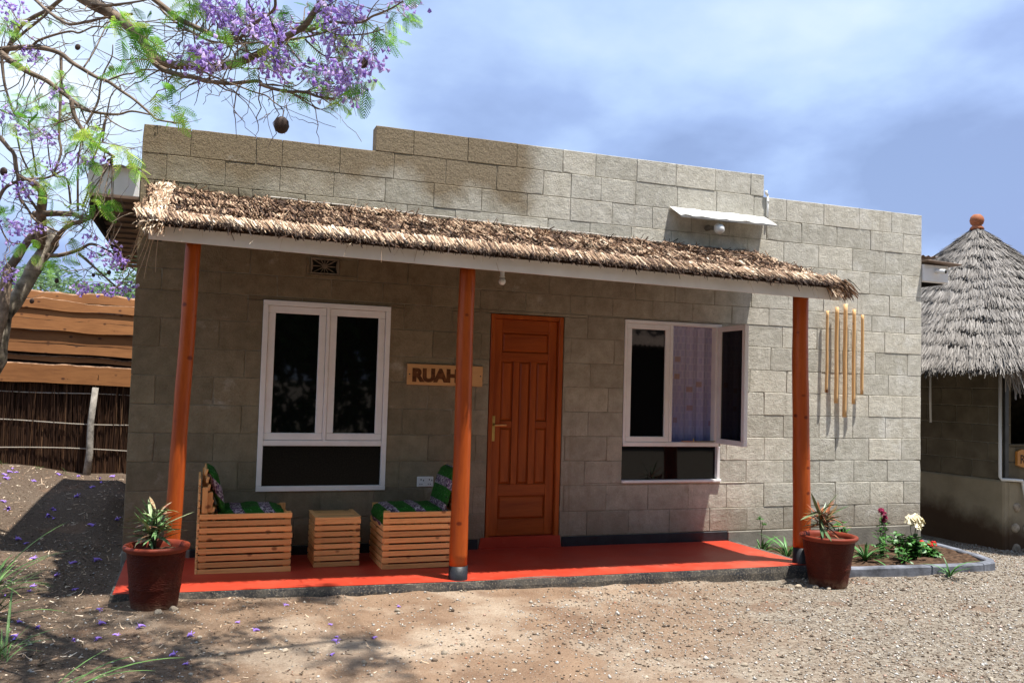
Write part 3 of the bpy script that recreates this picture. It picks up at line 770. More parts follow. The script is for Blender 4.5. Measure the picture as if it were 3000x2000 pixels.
for x in (.19,.95,1.9,2.85,3.8,4.75,5.66):
    m=MB(); m.add([(x,-1.298,re_(x)-.12),(x+.045,-1.298,re_(x)-.12),(x+.045,-.01,rw(x)-.16),(x,-.01,rw(x)-.16),(x,-1.298,re_(x)-.025),(x+.045,-1.298,re_(x)-.025),(x+.045,-.01,rw(x)-.056),(x,-.01,rw(x)-.056)],[(0,3,2,1),(4,5,6,7),(0,1,5,4),(1,2,6,5),(2,3,7,6),(3,0,4,7)]); m.build('rafter',M['darkwall'],roof)
m=MB(); m.bevbox(.16,5.70,-1.19,-1.10,2.40,2.43,.004); 
fl_=MB(); n=30; vs=[]
for i in range(n+1):
    x=lerp(1.0,RR-.05,i/n); z=rw(x)+.030+.004*math.sin(i*2.1); vs+=[(x,-.04,z-.012),(x,-.004,z+.002)]
fl_.add(vs,[(2*i,2*i+2,2*i+3,2*i+1) for i in range(n)]); fl_.add([(a,b,c-.002) for a,b,c in vs],[(2*i,2*i+1,2*i+3,2*i+2) for i in range(n)])
fl_.build('wall_flashing',M['flash'],roof,fix=False)
# thatch
def porch_thatch():
    Vs=[];Fs=[];Ts=[];off=0
    def put(P,Dr,W,Ln,wid,tone,droop,curl,segs=2):
        nonlocal off
        V,F,T=strands(P,Dr,W,Ln,wid,tone,droop,curl,segs); Vs.append(V);Fs.append(F+off);Ts.append(T);off+=len(V)
    rows=6
    for r in range(rows):
        t=r/(rows-1)                                  # 0 eave .. 1 wall
        for layer in range(4):
            n=2000 if r==0 else 1150
            x=RNG.uniform(RL-.02,RR+.02,n)
            wob=.035*np.sin(x*2.3+r*2)+.018*np.sin(x*7+r*1.3)+.010*np.sin(x*23+r)
            y=-1.375+t*1.12+(0 if r==0 else 1)*wob+RNG.normal(0,.010 if r==0 else .022,n)
            zb=np.interp(x,[0,5.8],[2.60,2.535]); zw=np.interp(x,[0,5.8],[3.10,2.99])
            clump=np.array([mnoise.noise(Vector((float(a)*5.5,r*3.1,layer*.4))) for a in x])
            f=(y+1.33)/1.33
            tip=zb+(zw-zb)*f+(.025 if r==0 else .010)+.006*layer+.026*clump*(1 if r else .35)
            messy=(RNG.random(n)<(.04 if r==0 else .34))
            side=(.42+.22*np.sin(x*1.7+r*1.3))+RNG.normal(0,.12,n)+messy*RNG.normal(0,.9,n)
            Dr=np.stack([side,np.full(n,-1.)+messy*RNG.normal(0,.5,n),(-.85 if r==0 else -.50)+RNG.normal(0,.08,n)+messy*RNG.normal(.15,.42,n)],1)
            Dr/=np.linalg.norm(Dr,axis=1,keepdims=True)
            Ln=(RNG.uniform(.075,.12,n) if r==0 else RNG.uniform(.075,.12,n))*(1-.25*messy)
            P=np.stack([x,y,tip],1)-Dr*Ln[:,None]
            W=np.stack([np.ones(n),RNG.normal(.3,.25,n),RNG.normal(0,.3,n)+messy*RNG.normal(0,1,n)],1)
            wid=(RNG.uniform(.007,.015,n) if r==0 else RNG.uniform(.009,.020,n))*(1-.3*messy)
            tone=RNG.beta(1.4,1.5,n)*.9+(.14 if r==0 else -.06)+.32*clump+.10*np.sin(x*1.3+r)
            tone=np.where(messy,tone*.85,tone)
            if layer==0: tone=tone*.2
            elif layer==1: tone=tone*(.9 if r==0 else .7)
            curl=RNG.normal(0,.06,(n,3))+messy[:,None]*RNG.normal(0,.40,(n,3))
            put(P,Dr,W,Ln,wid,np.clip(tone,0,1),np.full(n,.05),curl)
        if r:
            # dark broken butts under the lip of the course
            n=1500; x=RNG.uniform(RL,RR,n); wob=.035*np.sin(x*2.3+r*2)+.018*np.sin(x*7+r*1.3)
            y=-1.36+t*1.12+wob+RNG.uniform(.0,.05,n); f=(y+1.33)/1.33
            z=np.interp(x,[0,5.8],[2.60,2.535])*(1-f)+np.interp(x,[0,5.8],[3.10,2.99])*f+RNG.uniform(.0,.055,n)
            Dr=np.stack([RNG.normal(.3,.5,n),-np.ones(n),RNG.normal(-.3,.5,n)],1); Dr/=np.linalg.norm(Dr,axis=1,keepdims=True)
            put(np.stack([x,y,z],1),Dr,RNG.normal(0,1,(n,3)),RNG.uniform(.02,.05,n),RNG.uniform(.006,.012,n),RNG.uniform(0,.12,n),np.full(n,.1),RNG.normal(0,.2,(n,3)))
    # flat-laid filler so no base shows
    n=3600; x=RNG.uniform(RL,RR,n); y=RNG.uniform(-1.34,-.04,n); f=(y+1.33)/1.33
    z=np.interp(x,[0,5.8],[2.60,2.535])*(1-f)+np.interp(x,[0,5.8],[3.10,2.99])*f+RNG.uniform(.0,.03,n)
    Dr=np.stack([RNG.normal(0,.5,n),np.full(n,-.93),np.full(n,-.34)+RNG.normal(0,.08,n)],1); Dr/=np.linalg.norm(Dr,axis=1,keepdims=True)
    put(np.stack([x,y,z],1),Dr,np.stack([np.ones(n),RNG.normal(0,.2,n),RNG.normal(0,.3,n)],1),RNG.uniform(.08,.16,n),RNG.uniform(.008,.016,n),RNG.uniform(0,.25,n),np.full(n,.0),RNG.normal(0,.1,(n,3)))
    # underside fringe of dark cut tips at the eave
    n=3400; x=RNG.uniform(RL-.03,RR+.03,n)
    P=np.stack([x,RNG.uniform(-1.40,-1.33,n),np.interp(x,[0,5.8],[2.60,2.535])+.012+RNG.uniform(-.015,.03,n)],1)
    Dr=np.stack([RNG.normal(.25,.3,n),RNG.normal(-.75,.2,n),RNG.normal(-.75,.25,n)],1); Dr/=np.linalg.norm(Dr,axis=1,keepdims=True)
    put(P,Dr,np.stack([np.ones(n),RNG.normal(0,.4,n),RNG.normal(0,.4,n)],1),RNG.uniform(.018,.042,n)*np.where(RNG.random(n)<.02,1.9,1),RNG.uniform(.006,.012,n),RNG.uniform(0,.11,n),np.full(n,.1),RNG.normal(0,.2,(n,3)))
    # left verge: pale butts turned over the rake, right verge the same way
    for side_,X in ((-1,RL),(1,RR)):
        n=2300; y=RNG.uniform(-1.39,-.03,n); f=(y+1.33)/1.33
        z=np.interp(X,[0,5.8],[2.60,2.535])*(1-f)+np.interp(X,[0,5.8],[3.10,2.99])*f+RNG.uniform(-.02,.045,n)
        Dr=np.stack([side_*RNG.uniform(-.1,.45,n),RNG.normal(-.9,.2,n),RNG.normal(-.42,.22,n)],1); Dr/=np.linalg.norm(Dr,axis=1,keepdims=True)
        Ln=RNG.uniform(.07,.15,n)
        x=X+side_*RNG.uniform(-.14,-.01,n)
        put(np.stack([x,y,z],1)-Dr*(Ln*.5)[:,None],Dr,np.stack([RNG.normal(.6,.3,n),RNG.normal(0,.4,n),RNG.normal(0,.6,n)],1),Ln,RNG.uniform(.008,.016,n),np.clip(RNG.uniform(.25,1,n)+(.12 if side_<0 else -.1),0,1),np.full(n,.35 if side_>0 else .25),RNG.normal(0,.15,(n,3)))
    # dark drooping tip at the right corner
    n=420; P=np.stack([RNG.uniform(RR-.06,RR+.05,n),RNG.uniform(-1.40,-1.2,n),RNG.uniform(2.53,2.60,n)],1)
    Dr=np.stack([RNG.normal(.75,.15,n),RNG.normal(-.55,.2,n),RNG.normal(-.45,.15,n)],1); Dr/=np.linalg.norm(Dr,axis=1,keepdims=True)
    put(P,Dr,np.stack([RNG.normal(0,1,n),RNG.normal(0,1,n),RNG.normal(0,1,n)],1),RNG.uniform(.06,.13,n),RNG.uniform(.007,.013,n),RNG.uniform(0,.6,n),np.full(n,.5),RNG.normal(0,.1,(n,3)))
    # loose long straws
    n=90; x=RNG.uniform(RL-.08,RR,n); P=np.stack([x,RNG.uniform(-1.36,-1.2,n),np.interp(x,[0,5.8],[2.66,2.60])],1)
    Dr=RNG.normal(0,1,(n,3)); Dr[:,2]=-abs(Dr[:,2])*.5; Dr[:,1]=-abs(Dr[:,1]); Dr/=np.linalg.norm(Dr,axis=1,keepdims=True)
    put(P,Dr,RNG.normal(0,1,(n,3)),RNG.uniform(.08,.2,n),RNG.uniform(.003,.006,n),RNG.uniform(.4,1,n),np.full(n,.5),RNG.normal(0,.3,(n,3)),3)
    # a few straws hanging down the left corner
    for k in range(7):
        P=np.array([[.10+.02*k,-1.30,2.56]]); put(P,np.array([[random.uniform(-.35,.02),-.1,-1.]]),np.array([[1,.2,0.]]),np.array([random.uniform(.2,.42)]),np.array([.006]),np.array([.55]),np.array([.0]),np.array([[random.uniform(-.1,.1),0,0]]),3)
    V=np.concatenate(Vs);F=np.concatenate(Fs);T=np.concatenate(Ts)
    V[:,1]=np.minimum(V[:,1],-.008)
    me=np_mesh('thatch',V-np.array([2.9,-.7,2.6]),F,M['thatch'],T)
    o=link('thatch',me,roof,(2.9,-.7,2.6)); tag(o,kind='stuff')
porch_thatch()
# ------------------------------------------------------------------ awning, lamp, bulb, conduit, sign, socket
aw=MB(); n=24; vs=[]
for i in range(n+1):
    x=lerp(4.775,5.885,i/n); b=.006*math.sin(i*1.3)+.004*math.sin(i*.5)
    vs+=[(x-.005,-.004,3.392+b*.5),(x-.0,-.215,3.275+b-.004*(i%3==0))]
aw.add(vs,[(2*i,2*i+1,2*i+3,2*i+2) for i in range(n)]); aw.add([(a,b,c-.003) for a,b,c in vs],[(2*i,2*i+2,2*i+3,2*i+1) for i in range(n)])
aw.add([(4.775,-.215,3.272),(5.885,-.215,3.272),(5.885,-.212,3.256),(4.775,-.212,3.254)],[(0,1,2,3)])
aw.build('tin_awning',M['tinwhite'],house,fix=False)
lp=empty('wall_lamp',(5.26,0,3.2),'white oval bulkhead lamp under the tin awning on the upper wall','lamp')
m=MB(); m.tube([(5.20,-.001,3.215),(5.20,-.03,3.215)],.03,14); m.tube([(5.20,-.03,3.215),(5.225,-.09,3.205)],.02,10); m.build('bracket',M['plaster'],lp,smooth=False)
m=MB(); pr=[(0.0,-.052),(.024,-.048),(.043,-.032),(.052,-.008),(.050,.018),(.042,.038),(.030,.046)]
m.lathe([(r,z) for r,z in pr],n=24); me=m.mesh('globe',M['bulb'],(0,0,0),True); o=link('globe',me,lp,(5.245,-.155,3.185)); o.rotation_euler=(rad(-25),rad(-20),0)
m=MB(); m.lathe([(.0,.058),(.03,.056),(.036,.045),(.034,.036)],n=20); o=link('lamp_collar',m.mesh('lamp_collar',M['plastic'],(0,0,0),True),lp,(5.245,-.155,3.185)); o.rotation_euler=(rad(-25),rad(-20),0)
m=MB(); m.tube([(4.98,-.10,3.315),(5.34,-.12,3.27),(5.62,-.14,3.285)],.004,6); m.build('lamp_wire',M['dkmetal'],lp)
cd=empty('conduit_pipe',(5.90,-.02,3.3),'white plastic conduit running down the step of the parapet','pipe')
m=MB(); m.tube([(5.905,-.014,3.62),(5.905,-.014,3.33)],.0105,8); m.build('pipe',M['plastic'],cd,smooth=True)
m=MB(); m.tube([(5.882,-.014,3.66),(5.886,-.014,3.635),(5.905,-.014,3.615)],.014,8); m.build('elbow',M['plastic'],cd,smooth=True)
m=MB(); m.tube([(5.905,-.014,3.565),(5.905,-.014,3.54)],.0145,8); m.build('coupling',M['plastic'],cd,smooth=True)
bl=empty('light_bulb',(2.815,-.72,2.43),'bare white bulb in a holder under the porch roof','light bulb')
m=MB(); m.lathe([(.0,.13),(.018,.13),(.018,.06),(.022,.06),(.022,.05)],(2.815,-.72,2.43),18); m.build('bulb_holder',M['plastic'],bl,smooth=False)
m=MB(); m.lathe([(.0,-.012),(.016,-.008),(.027,.004),(.030,.020),(.025,.036),(.015,.050)],(2.815,-.72,2.43),20); m.build('glass_bulb',M['bulb'],bl,smooth=True)
m=MB(); m.tube([(2.815,-.72,2.56),(2.815,-.72,2.80)],.003,5); m.build('cord',M['dkmetal'],bl)
def text_obj(body,size,mat,name,parent,loc,rotz=0,offset=.0,extrude=.0012,align='LEFT',xs=1.0):
    cu_=D.curves.new('txt','FONT'); cu_.body=body; cu_.size=size; cu_.offset=offset; cu_.extrude=extrude; cu_.align_x=align; cu_.resolution_u=4
    t=D.objects.new('txt',cu_); COL.objects.link(t); dg=bpy.context.evaluated_depsgraph_get(); dg.update()
    me=D.meshes.new_from_object(t.evaluated_get(dg)); me.name=name; D.objects.remove(t); D.curves.remove(cu_)
    me.materials.clear(); me.materials.append(mat)
    for v in me.vertices: v.co.x*=xs
    o=link(name,me,parent,loc); o.rotation_euler=(rad(90),0,rotz); return o
sg=empty('name_sign',(2.55,0,1.67),'pale wooden name board reading RUAHA beside the door','sign')
m=MB(); m.bevbox(2.207,2.897,-.022,-.002,1.580,1.762,.003,rot=Matrix.Rotation(rad(.25),3,'Y')); m.build('board',M['signwood'],sg)
text_obj('RUAHA',.148,M['burn'],'lettering',sg,(2.252,-.0235,1.616),0,.010,.0008,xs=1.05)
m=MB(); 
for x in (2.228,2.876): m.tube([(x,-.0215,1.672),(x,-.025,1.672)],.006,8)
m.build('screw',M['dkmetal'],sg)
sk_=empty('wall_socket',(2.39,0,.74),'white double wall socket beside the slatted armchair','socket')
m=MB(); m.bevbox(2.330,2.476,-.012,-.001,.696,.784,.004); m.build('face_plate',M['plastic'],sk_)
m=MB()
for x in (2.365,2.440):
    m.box(x-.004,x+.004,-.0135,-.0125,.752,.764); m.box(x-.013,x-.005,-.0135,-.0125,.716,.722); m.box(x+.005,x+.013,-.0135,-.0125,.716,.722)
    m.box(x+.018,x+.026,-.0135,-.0125,.745,.758)
m.build('socket_holes',M['dkmetal'],sk_)
# five decorative poles
poles=[(6.637,2.468,1.620,.015,'leftmost and thinnest peeled pole with a dark lower tip on the wall'),(6.757,2.512,1.510,.020,'second peeled pole from the left, just left of the longest pole'),(6.867,2.550,1.367,.0215,'longest peeled pole, hung in the middle of the wall decoration'),(6.980,2.502,1.506,.0185,'fourth peeled pole, just right of the longest pole'),(7.091,2.452,1.610,.0165,'rightmost short peeled pole on the wall')]
for i,(x,zt,zb,r,lab) in enumerate(poles):
    pts=[];rs=[]; 
    for k in range(17):
        t=k/16; z=lerp(zb,zt,t); pts.append((x+.003*mnoise.noise(Vector((i*5,z*4,0)))-(.004*(1-t) if i==0 else 0),-.052+.002*math.sin(z*9+i),z)); rs.append(r*(1.03-.06*t)+.0012*mnoise.noise(Vector((i*9,z*9,2))))
    m=MB(); m.tube(pts,rs,14); o=m.build('peeled_pole',M['pole'],None,smooth=True,label=lab,cat='pole',group='peeled poles hung on the wall')
    if i==0:
        m=MB(); m.tube([(x-.004,-.052,zb-.003),(x-.004,-.052,zb+.028)],r*1.06,12); m.build('dark_tip',M['burn'],o)
# ------------------------------------------------------------------ furniture
def slat(parent,x0,x1,y0,y1,z0,z1,mat=None,rot=None,piv=None,name='slat',b=.0016):
    m=MB(); m.bevbox(x0,x1,y0,y1,z0,z1,b,rot=rot,piv=piv); return m.build(name,mat or M['pine'],parent)
def armchair(X0,Y0,base,facing,label,rr,w=.665,d=.50):
    """X0 left edge, Y0 near edge; facing=+1 looks to +x"""
    c=empty('slatted_armchair',(X0+w/2,Y0+d/2,base),label,'armchair','slatted armchairs on the veranda')
    z0=base
    def fx(u): return X0+u if facing>0 else X0+w-u      # u measured from the back
    def S(u0,u1,y0,y1,a,b_,mat=None,**k):
        p,q=sorted((fx(u0),fx(u1))); return slat(c,p,q,y0,y1,a,b_,mat,**k)
    n=9; pitch=.0503; hgt=.0378
    for side in (0,1):
        y0=Y0 if side==0 else Y0+d-.016
        for k in range(n):
            a=z0+.002+k*pitch; e=rr.uniform(-.004,.004)+(-.012 if rr.random()<.25 else 0)
            S(.0+rr.uniform(-.002,.002),w+e,y0+rr.uniform(-.001,.001),y0+.016,a+rr.uniform(-.001,.001),a+hgt+rr.uniform(-.001,.001))
        yi=y0+.0165 if side==0 else y0-.0265
        for u in (.01,w-.055): S(u,u+.045,yi,yi+.026,z0+.001,z0+.452,M['pinev'],name='post')
        # back upright standing above the arm
        S(.012,.050,(y0-.0 if side==0 else y0),(y0+.016),z0+n*pitch+.001,z0+.735 if side else z0+.64,M['pinev'],name='post')
        S(.0505,.086,yi,yi+.026,z0+.453,z0+.60,M['pinev'],name='post')
    # front slats and seat deck
    for k in range(7):
        a=z0+.002+k*pitch; p,q=sorted((fx(w-.016-.05),fx(w-.05-.0)))
        slat(c,fx(w-.016) if facing>0 else fx(w),fx(w) if facing>0 else fx(w-.016),Y0+.0175,Y0+d-.0175,a,a+hgt)
    for k in range(8):
        u=.06+k*.072; S(u,u+.06,Y0+.044,Y0+d-.044,z0+.335,z0+.350)
    # back: leaning slats
    tilt=rad(13)*(-facing)
    for k in range(7):
        zc=z0+.39+k*.056; xc=fx(.105-.012*k)
        slat(c,xc-.009,xc+.009,Y0+.02,Y0+d-.02,zc,zc+.045,rot=Matrix.Rotation(-tilt,3,'Y'))
    # back rear panel boards down to the floor
    for k in range(13):
        a=z0+.002+k*.0545
        xb=sorted((fx(-.016),fx(-.001))); slat(c,xb[0],xb[1],Y0+.001,Y0+d-.001,a,a+.045)
    # seat cushion
    def pad(name,path,y0,y1,th):
        """path: list of (x,z) centre line; padded sheet"""
        m=MB(); ny=14; P=[Vector((p[0],0,p[1])) for p in path]; npth=len(P); top=[];bot=[]
        for i,p in enumerate(P):
            t=(P[min(i+1,npth-1)]-P[max(0,i-1)]).normalized(); nrm=Vector((-t.z,0,t.x))
            if facing<0: nrm=-nrm
            for j in range(ny+1):
                v=j/ny; y=lerp(y0,y1,v); e=min(1,min(v,1-v)*7)**.5*min(1,(min(i,npth-1-i)+.35)/2.0)**.5
                wv=.004*math.sin(i*1.7+j*.9)
                top.append(p+nrm*(th*.5*max(.08,e)+wv)+Vector((0,y,0))); bot.append(p-nrm*(th*.5*max(.08,e))+Vector((0,y,0)))
        vs=top+bot; o_=len(top); fs=[]
        for i in range(npth-1):
            for j in range(ny):
                a=i*(ny+1)+j; b_=a+ny+1; fs+=[(a,b_,b_+1,a+1),(o_+a,o_+a+1,o_+b_+1,o_+b_)]
        for i in range(npth-1):
            a=i*(ny+1); b_=a+ny+1; fs+=[(a,o_+a,o_+b_,b_),(a+ny,b_+ny,o_+b_+ny,o_+a+ny)]
        for j in range(ny):
            a=j; b_=(npth-1)*(ny+1)+j; fs+=[(a,a+1,o_+a+1,o_+a),(b_,o_+b_,o_+b_+1,b_+1)]
        m.add(vs,fs); m.build(name,M['cushion'],c,smooth=True)
    sz=z0+.435
    pth=[(fx(u),sz+.004*math.sin(u*20)) for u in np.linspace(.13,w-.06,12)]
    if facing<0: pth+=[(fx(w-.03),sz-.015),(fx(w-.018),sz-.05),(fx(w-.015),sz-.11)]
    pad('seat_cushion',pth,Y0+.046,Y0+d-.046,.075)
    pb=[(fx(.165),z0+.44),(fx(.150),z0+.50),(fx(.130),z0+.56),(fx(.112),z0+.62),(fx(.095),z0+.68),(fx(.070),z0+.735),(fx(.035),z0+.765)]
    pad('back_cushion',pb,Y0+.03,Y0+d-.03,.065)
    return c
rr=random.Random(5)
armchair(.555,-.640,.148,1,'slatted wooden armchair with green cushions nearest the left flower pot',rr,.665,.52)
armchair(1.905,-.690,.140,-1,'slatted wooden armchair with green cushions half behind the middle post',rr,.665,.54)
def stool(X0,Y0,base):
    s=empty('slatted_side_table',(X0+.18,Y0+.19,base),'small slatted wooden side table between the two armchairs','side table')
    w,d=.355,.40; n=8; pitch=.0475; rr=random.Random(3)
    for k in range(n):
        a=base+.001+k*pitch+(.004 if k<2 else 0)
        for y0 in (Y0,Y0+d-.016): slat(s,X0+rr.uniform(-.002,.002),X0+w+rr.uniform(-.003,.003),y0,y0+.016,a,a+.0355)
        for x0 in (X0,X0+w-.016): slat(s,x0,x0+.016,Y0+.0165,Y0+d-.0165,a,a+.0355)
    for x in (X0+.020,X0+w-.055):
        for y in (Y0+.0165,Y0+d-.0425): slat(s,x,x+.035,y,y+.026,base,base+n*pitch-.011,M['pinev'],name='leg')
    for k in range(6):
        y=Y0+.002+k*.0665; slat(s,X0+.002,X0+w-.002,y,y+.0625,base+n*pitch-.010,base+n*pitch+.004)
    slat(s,X0-.003,X0+.030,Y0+.001,Y0+d-.001,base+n*pitch+.0045,base+n*pitch+.0095); slat(s,X0+w-.030,X0+w+.003,Y0+.001,Y0+d-.001,base+n*pitch+.0045,base+n*pitch+.0095)
stool(1.403,-.530,.144)

# ------------------------------------------------------------------ flower pots
def pot(x,y,z,h,r0,r1,label,seed):
    p=empty('flower_pot',(x,y,z),label,'flower pot','large terracotta flower pots')
    prof=[(0,0),(r0*.93,0),(r0,.012)]
    k=40
    for i in range(1,k):
        t=i/k; r=lerp(r0,r1-.012,t**.92); zz=.012+t*(h-.045-.012)
        if .52<t<.80: r+=.0018*math.sin(t*260)
        for q in (.34,.40,.66,.83,.86): r+= .0035*math.exp(-((t-q)/.008)**2)
        prof.append((r,zz))
    prof+=[(r1-.010,h-.042),(r1+.004,h-.034),(r1+.013,h-.018),(r1+.010,h-.004),(r1-.002,h),(r1-.018,h-.006),(r1-.026,h-.03),(r1-.034,h-.09)]
    m=MB(); m.lathe(prof[:k+3],n=64); o=link('pot_body',m.mesh('pot_body',M['pot'],(0,0,0),True),p,(x,y,z))
    m=MB(); m.lathe(prof[k+2:],n=64); o=link('pot_rim',m.mesh('pot_rim',M['potrim'],(0,0,0),True),p,(x,y,z))
    m=MB(); R=r1-.028; vs=[(0,0,h-.045)]; n=30; fs=[]
    for j in range(1,7):
        for i in range(n):
            a=2*math.pi*i/n; rr_=R*j/6; vs.append((rr_*math.cos(a),rr_*math.sin(a),h-.05+.010*mnoise.noise(Vector((rr_*math.cos(a)*25,rr_*math.sin(a)*25,seed)))))
    for i in range(n): fs.append((0,1+i,1+(i+1)%n))
    for j in range(5):
        for i in range(n): fs.append((1+j*n+i,1+(j+1)*n+i,1+(j+1)*n+(i+1)%n,1+j*n+(i+1)%n))
    m.add(vs,fs); o=link('soil',m.mesh('soil',M['soil'],(0,0,0),True),p,(x,y,z))
    return z+h-.045
def leaf_mesh(name,L_,W_,bend,mat,n=5,fold=.15):
    m=MB(); vs=[];fs=[]
    for i in range(n+1):
        t=i/n; w_=W_*math.sin(math.pi*min(1,(t*.92+.08)))**.7*.5; 
        x=L_*t*(1-.15*bend*t); z=-bend*L_*t*t*.5
        vs+=[(x,-w_,z+fold*w_),(x,0,z),(x,w_,z+fold*w_)]
    for i in range(n):
        a=3*i; fs+=[(a,a+3,a+4,a+1),(a+1,a+4,a+5,a+2)]
    m.add(vs,fs); return m.mesh(name,mat,(0,0,0),True,fix=False)
def orient(o,az,el,roll=0):
    o.rotation_euler=(Matrix.Rotation(az,3,'Z')@Matrix.Rotation(-el,3,'Y')@Matrix.Rotation(roll,3,'X')).to_euler()
def cordyline(x,y,z,label,mat,seed,hgt,n,nst,wilt=0,s=1.):
    sc=s; p=empty('cordyline_plant',(x,y,z),label,'potted plant','young cordylines in the pots')
    r=random.Random(seed); meshes=[leaf_mesh('leaf',l,w,b,mat) for l,w,b in ((.15,.017,.25),(.12,.015,.6),(.17,.018,.1),(.10,.015,.9))]
    for s in range(nst):
        a=r.uniform(0,6.28); h=hgt*r.uniform(.55,1); lean=r.uniform(.02,.10)
        top=Vector((x+math.cos(a)*lean,y+math.sin(a)*lean,z+h)); m=MB(); mid=Vector((x+math.cos(a)*.015,y+math.sin(a)*.015,z-.02))
        m.tube([mid,(mid+top)/2+Vector((r.uniform(-.01,.01),0,0)),top],[.006,.005,.004],6); m.build('stem',M['stem'],p,smooth=True)
        k=n//nst
        for i in range(k):
            t=r.uniform(.35,1)**.8; q=mid.lerp(top,t)
            o=link('leaf',r.choice(meshes),p,q); orient(o,r.uniform(0,6.28),r.uniform(-.2,1.15)-wilt*r.random(),r.uniform(-.4,.4)); s_=sc*r.uniform(.7,1.15); o.scale=(s_,s_,s_)
zs=pot(.297,-1.325,.086,.425,.140,.192,'large dark red terracotta pot at the left end of the veranda',1)
cordyline(.275,-1.32,zs,'bushy variegated green cordyline in the left pot',M['cordy'],4,.27,120,7,s=1.3)
zs=pot(5.535,-1.425,.002,.425,.150,.222,'large dark red terracotta pot beside the right porch post',2)
cordyline(5.49,-1.42,zs,'sparse bronze cordyline in the right pot',M['cordyred'],9,.29,84,6,.4,s=1.4)

# ------------------------------------------------------------------ flower bed
def bed():
    # kerb: front run, rounded corner, then back along the house end
    path=[(5.60,-1.135),(6.3,-1.165),(7.0,-1.185),(7.45,-1.175),(7.68,-1.12),(7.80,-1.0),(7.90,-.75),(8.00,-.42),(8.07,.0),(8.10,.45)]
    pr=[]
    for i in range(len(path)-1):
        for k in range(5): pr.append((lerp(path[i][0],path[i+1][0],k/5),lerp(path[i][1],path[i+1][1],k/5)))
    pr.append(path[-1]); kb=empty('bed_kerb',(7,-1.15,0),'low blue-grey concrete kerb edging the flower bed','kerb')
    # separate cast lengths, joints left open
    cuts=[0,16,23,30,45]
    for c_ in range(4):
        m=MB(); seg=pr[cuts[c_]:cuts[c_+1]+1]; vs=[];n=len(seg)
        for i,(x,y) in enumerate(seg):
            a=seg[max(0,i-1)];b=seg[min(n-1,i+1)]; t=Vector((b[0]-a[0],b[1]-a[1],0)).normalized(); nn=Vector((t.y,-t.x,0))
            sh_=t*(.006 if i==0 else (-.006 if i==n-1 else 0)); zt=interp(x,[5.6,7.4,7.8,8.1],[.085,.062,.055,.03])+.003*mnoise.noise(Vector((x*4,y*4,0)))
            c=Vector((x,y,0))+sh_
            for o_,z in ((.045,-.25),(.040,zt-.012),(.028,zt),(-.035,zt),(-.045,zt-.012),(-.045,-.25)): 
                v=c+nn*o_; vs.append((v.x,v.y,z))
        fs=[]
        for i in range(n-1):
            for j in range(6): fs.append((6*i+j,6*i+6+j,6*i+6+(j+1)%6,6*i+(j+1)%6))
        fs+=[tuple(range(6)),tuple(reversed(range(6*n-6,6*n)))]
        m.add(vs,fs); m.build('kerb_length',M['bedkerb'],kb)
    # soil
    m=MB(); nx,ny=60,26; vs=[];fs=[]; ins=[]
    for j in range(ny+1):
        for i in range(nx+1):
            u=i/nx; v=j/ny; x=lerp(5.53,8.04,u)
            yf=interp(x,[5.5,5.6,7.45,7.68,7.8,7.9,8.0,8.07],[-1.12,-1.12,-1.16,-1.10,-.98,-.73,-.4,-.0]); yb=-.013 if x<7.94 else .4
            y=lerp(yf,max(yb,yf+.02),v); vs.append((x,y,interp(x,[5.5,7.8],[.062,.02])+.022*mnoise.noise(Vector((x*5,y*5,0)))+.014*mnoise.noise(Vector((x*17,y*17,3)))))
    for j in range(ny):
        for i in range(nx): a=j*(nx+1)+i; fs.append((a,a+1,a+nx+2,a+nx+1))
    m.add(vs,fs); o=m.build('flower_bed_soil',M['soil'],None,origin=(6.8,-.6,0),smooth=True,fix=False,kind='structure')
bed()
STR=[leaf_mesh('blade',l,w,b,M['strap'],6,.5) for l,w,b in ((.22,.017,1.1),(.18,.015,.7),(.26,.018,1.5),(.15,.014,.3))]
def strappy(x,y,z,n,label,seed,s=1.,mat=None,stalk=0):
    p=empty('strappy_plant',(x,y,z),label,'plant','strap-leaved plants'); r=random.Random(seed)
    for i in range(n):
        o=link('blade',r.choice(STR),p,(x+r.uniform(-.012,.012),y+r.uniform(-.012,.012),z-.005)); orient(o,r.uniform(0,6.28),r.uniform(.55,1.45)); k=s*r.uniform(.7,1.1); o.scale=(k,k,k)
    for i in range(stalk):
        m=MB(); q=Vector((x+r.uniform(-.05,.05),y,z+.33*r.uniform(.8,1))); m.tube([(x,y,z),(x+.0,y,z+.2),q],.003,5)
        m.build('flower_stalk',M['stem'],p)
        m=MB()
        for k in range(16):
            d=Vector((r.gauss(0,1),r.gauss(0,1),abs(r.gauss(0,1)))).normalized(); m.tube([q,q+d*.035],[.002,.004],4)
        m.build('seed_head',M['leafg'],p)
strappy(5.66,-.33,.06,20,'small strappy clump with a tall seed stalk behind the veranda end',1,1.2,stalk=2)
strappy(5.74,-.62,.06,34,'full strappy clump between the veranda end and the right post',2,1.25)
strappy(6.48,-.80,.05,36,'pale strappy clump just right of the right flower pot',3,1.35)
strappy(6.35,-.55,.05,14,'darker strappy clump against the wall behind the pot',4,1.3)
strappy(6.92,-1.36,.0,14,'strappy plant growing outside the kerb at the gravel edge',5,1.15)
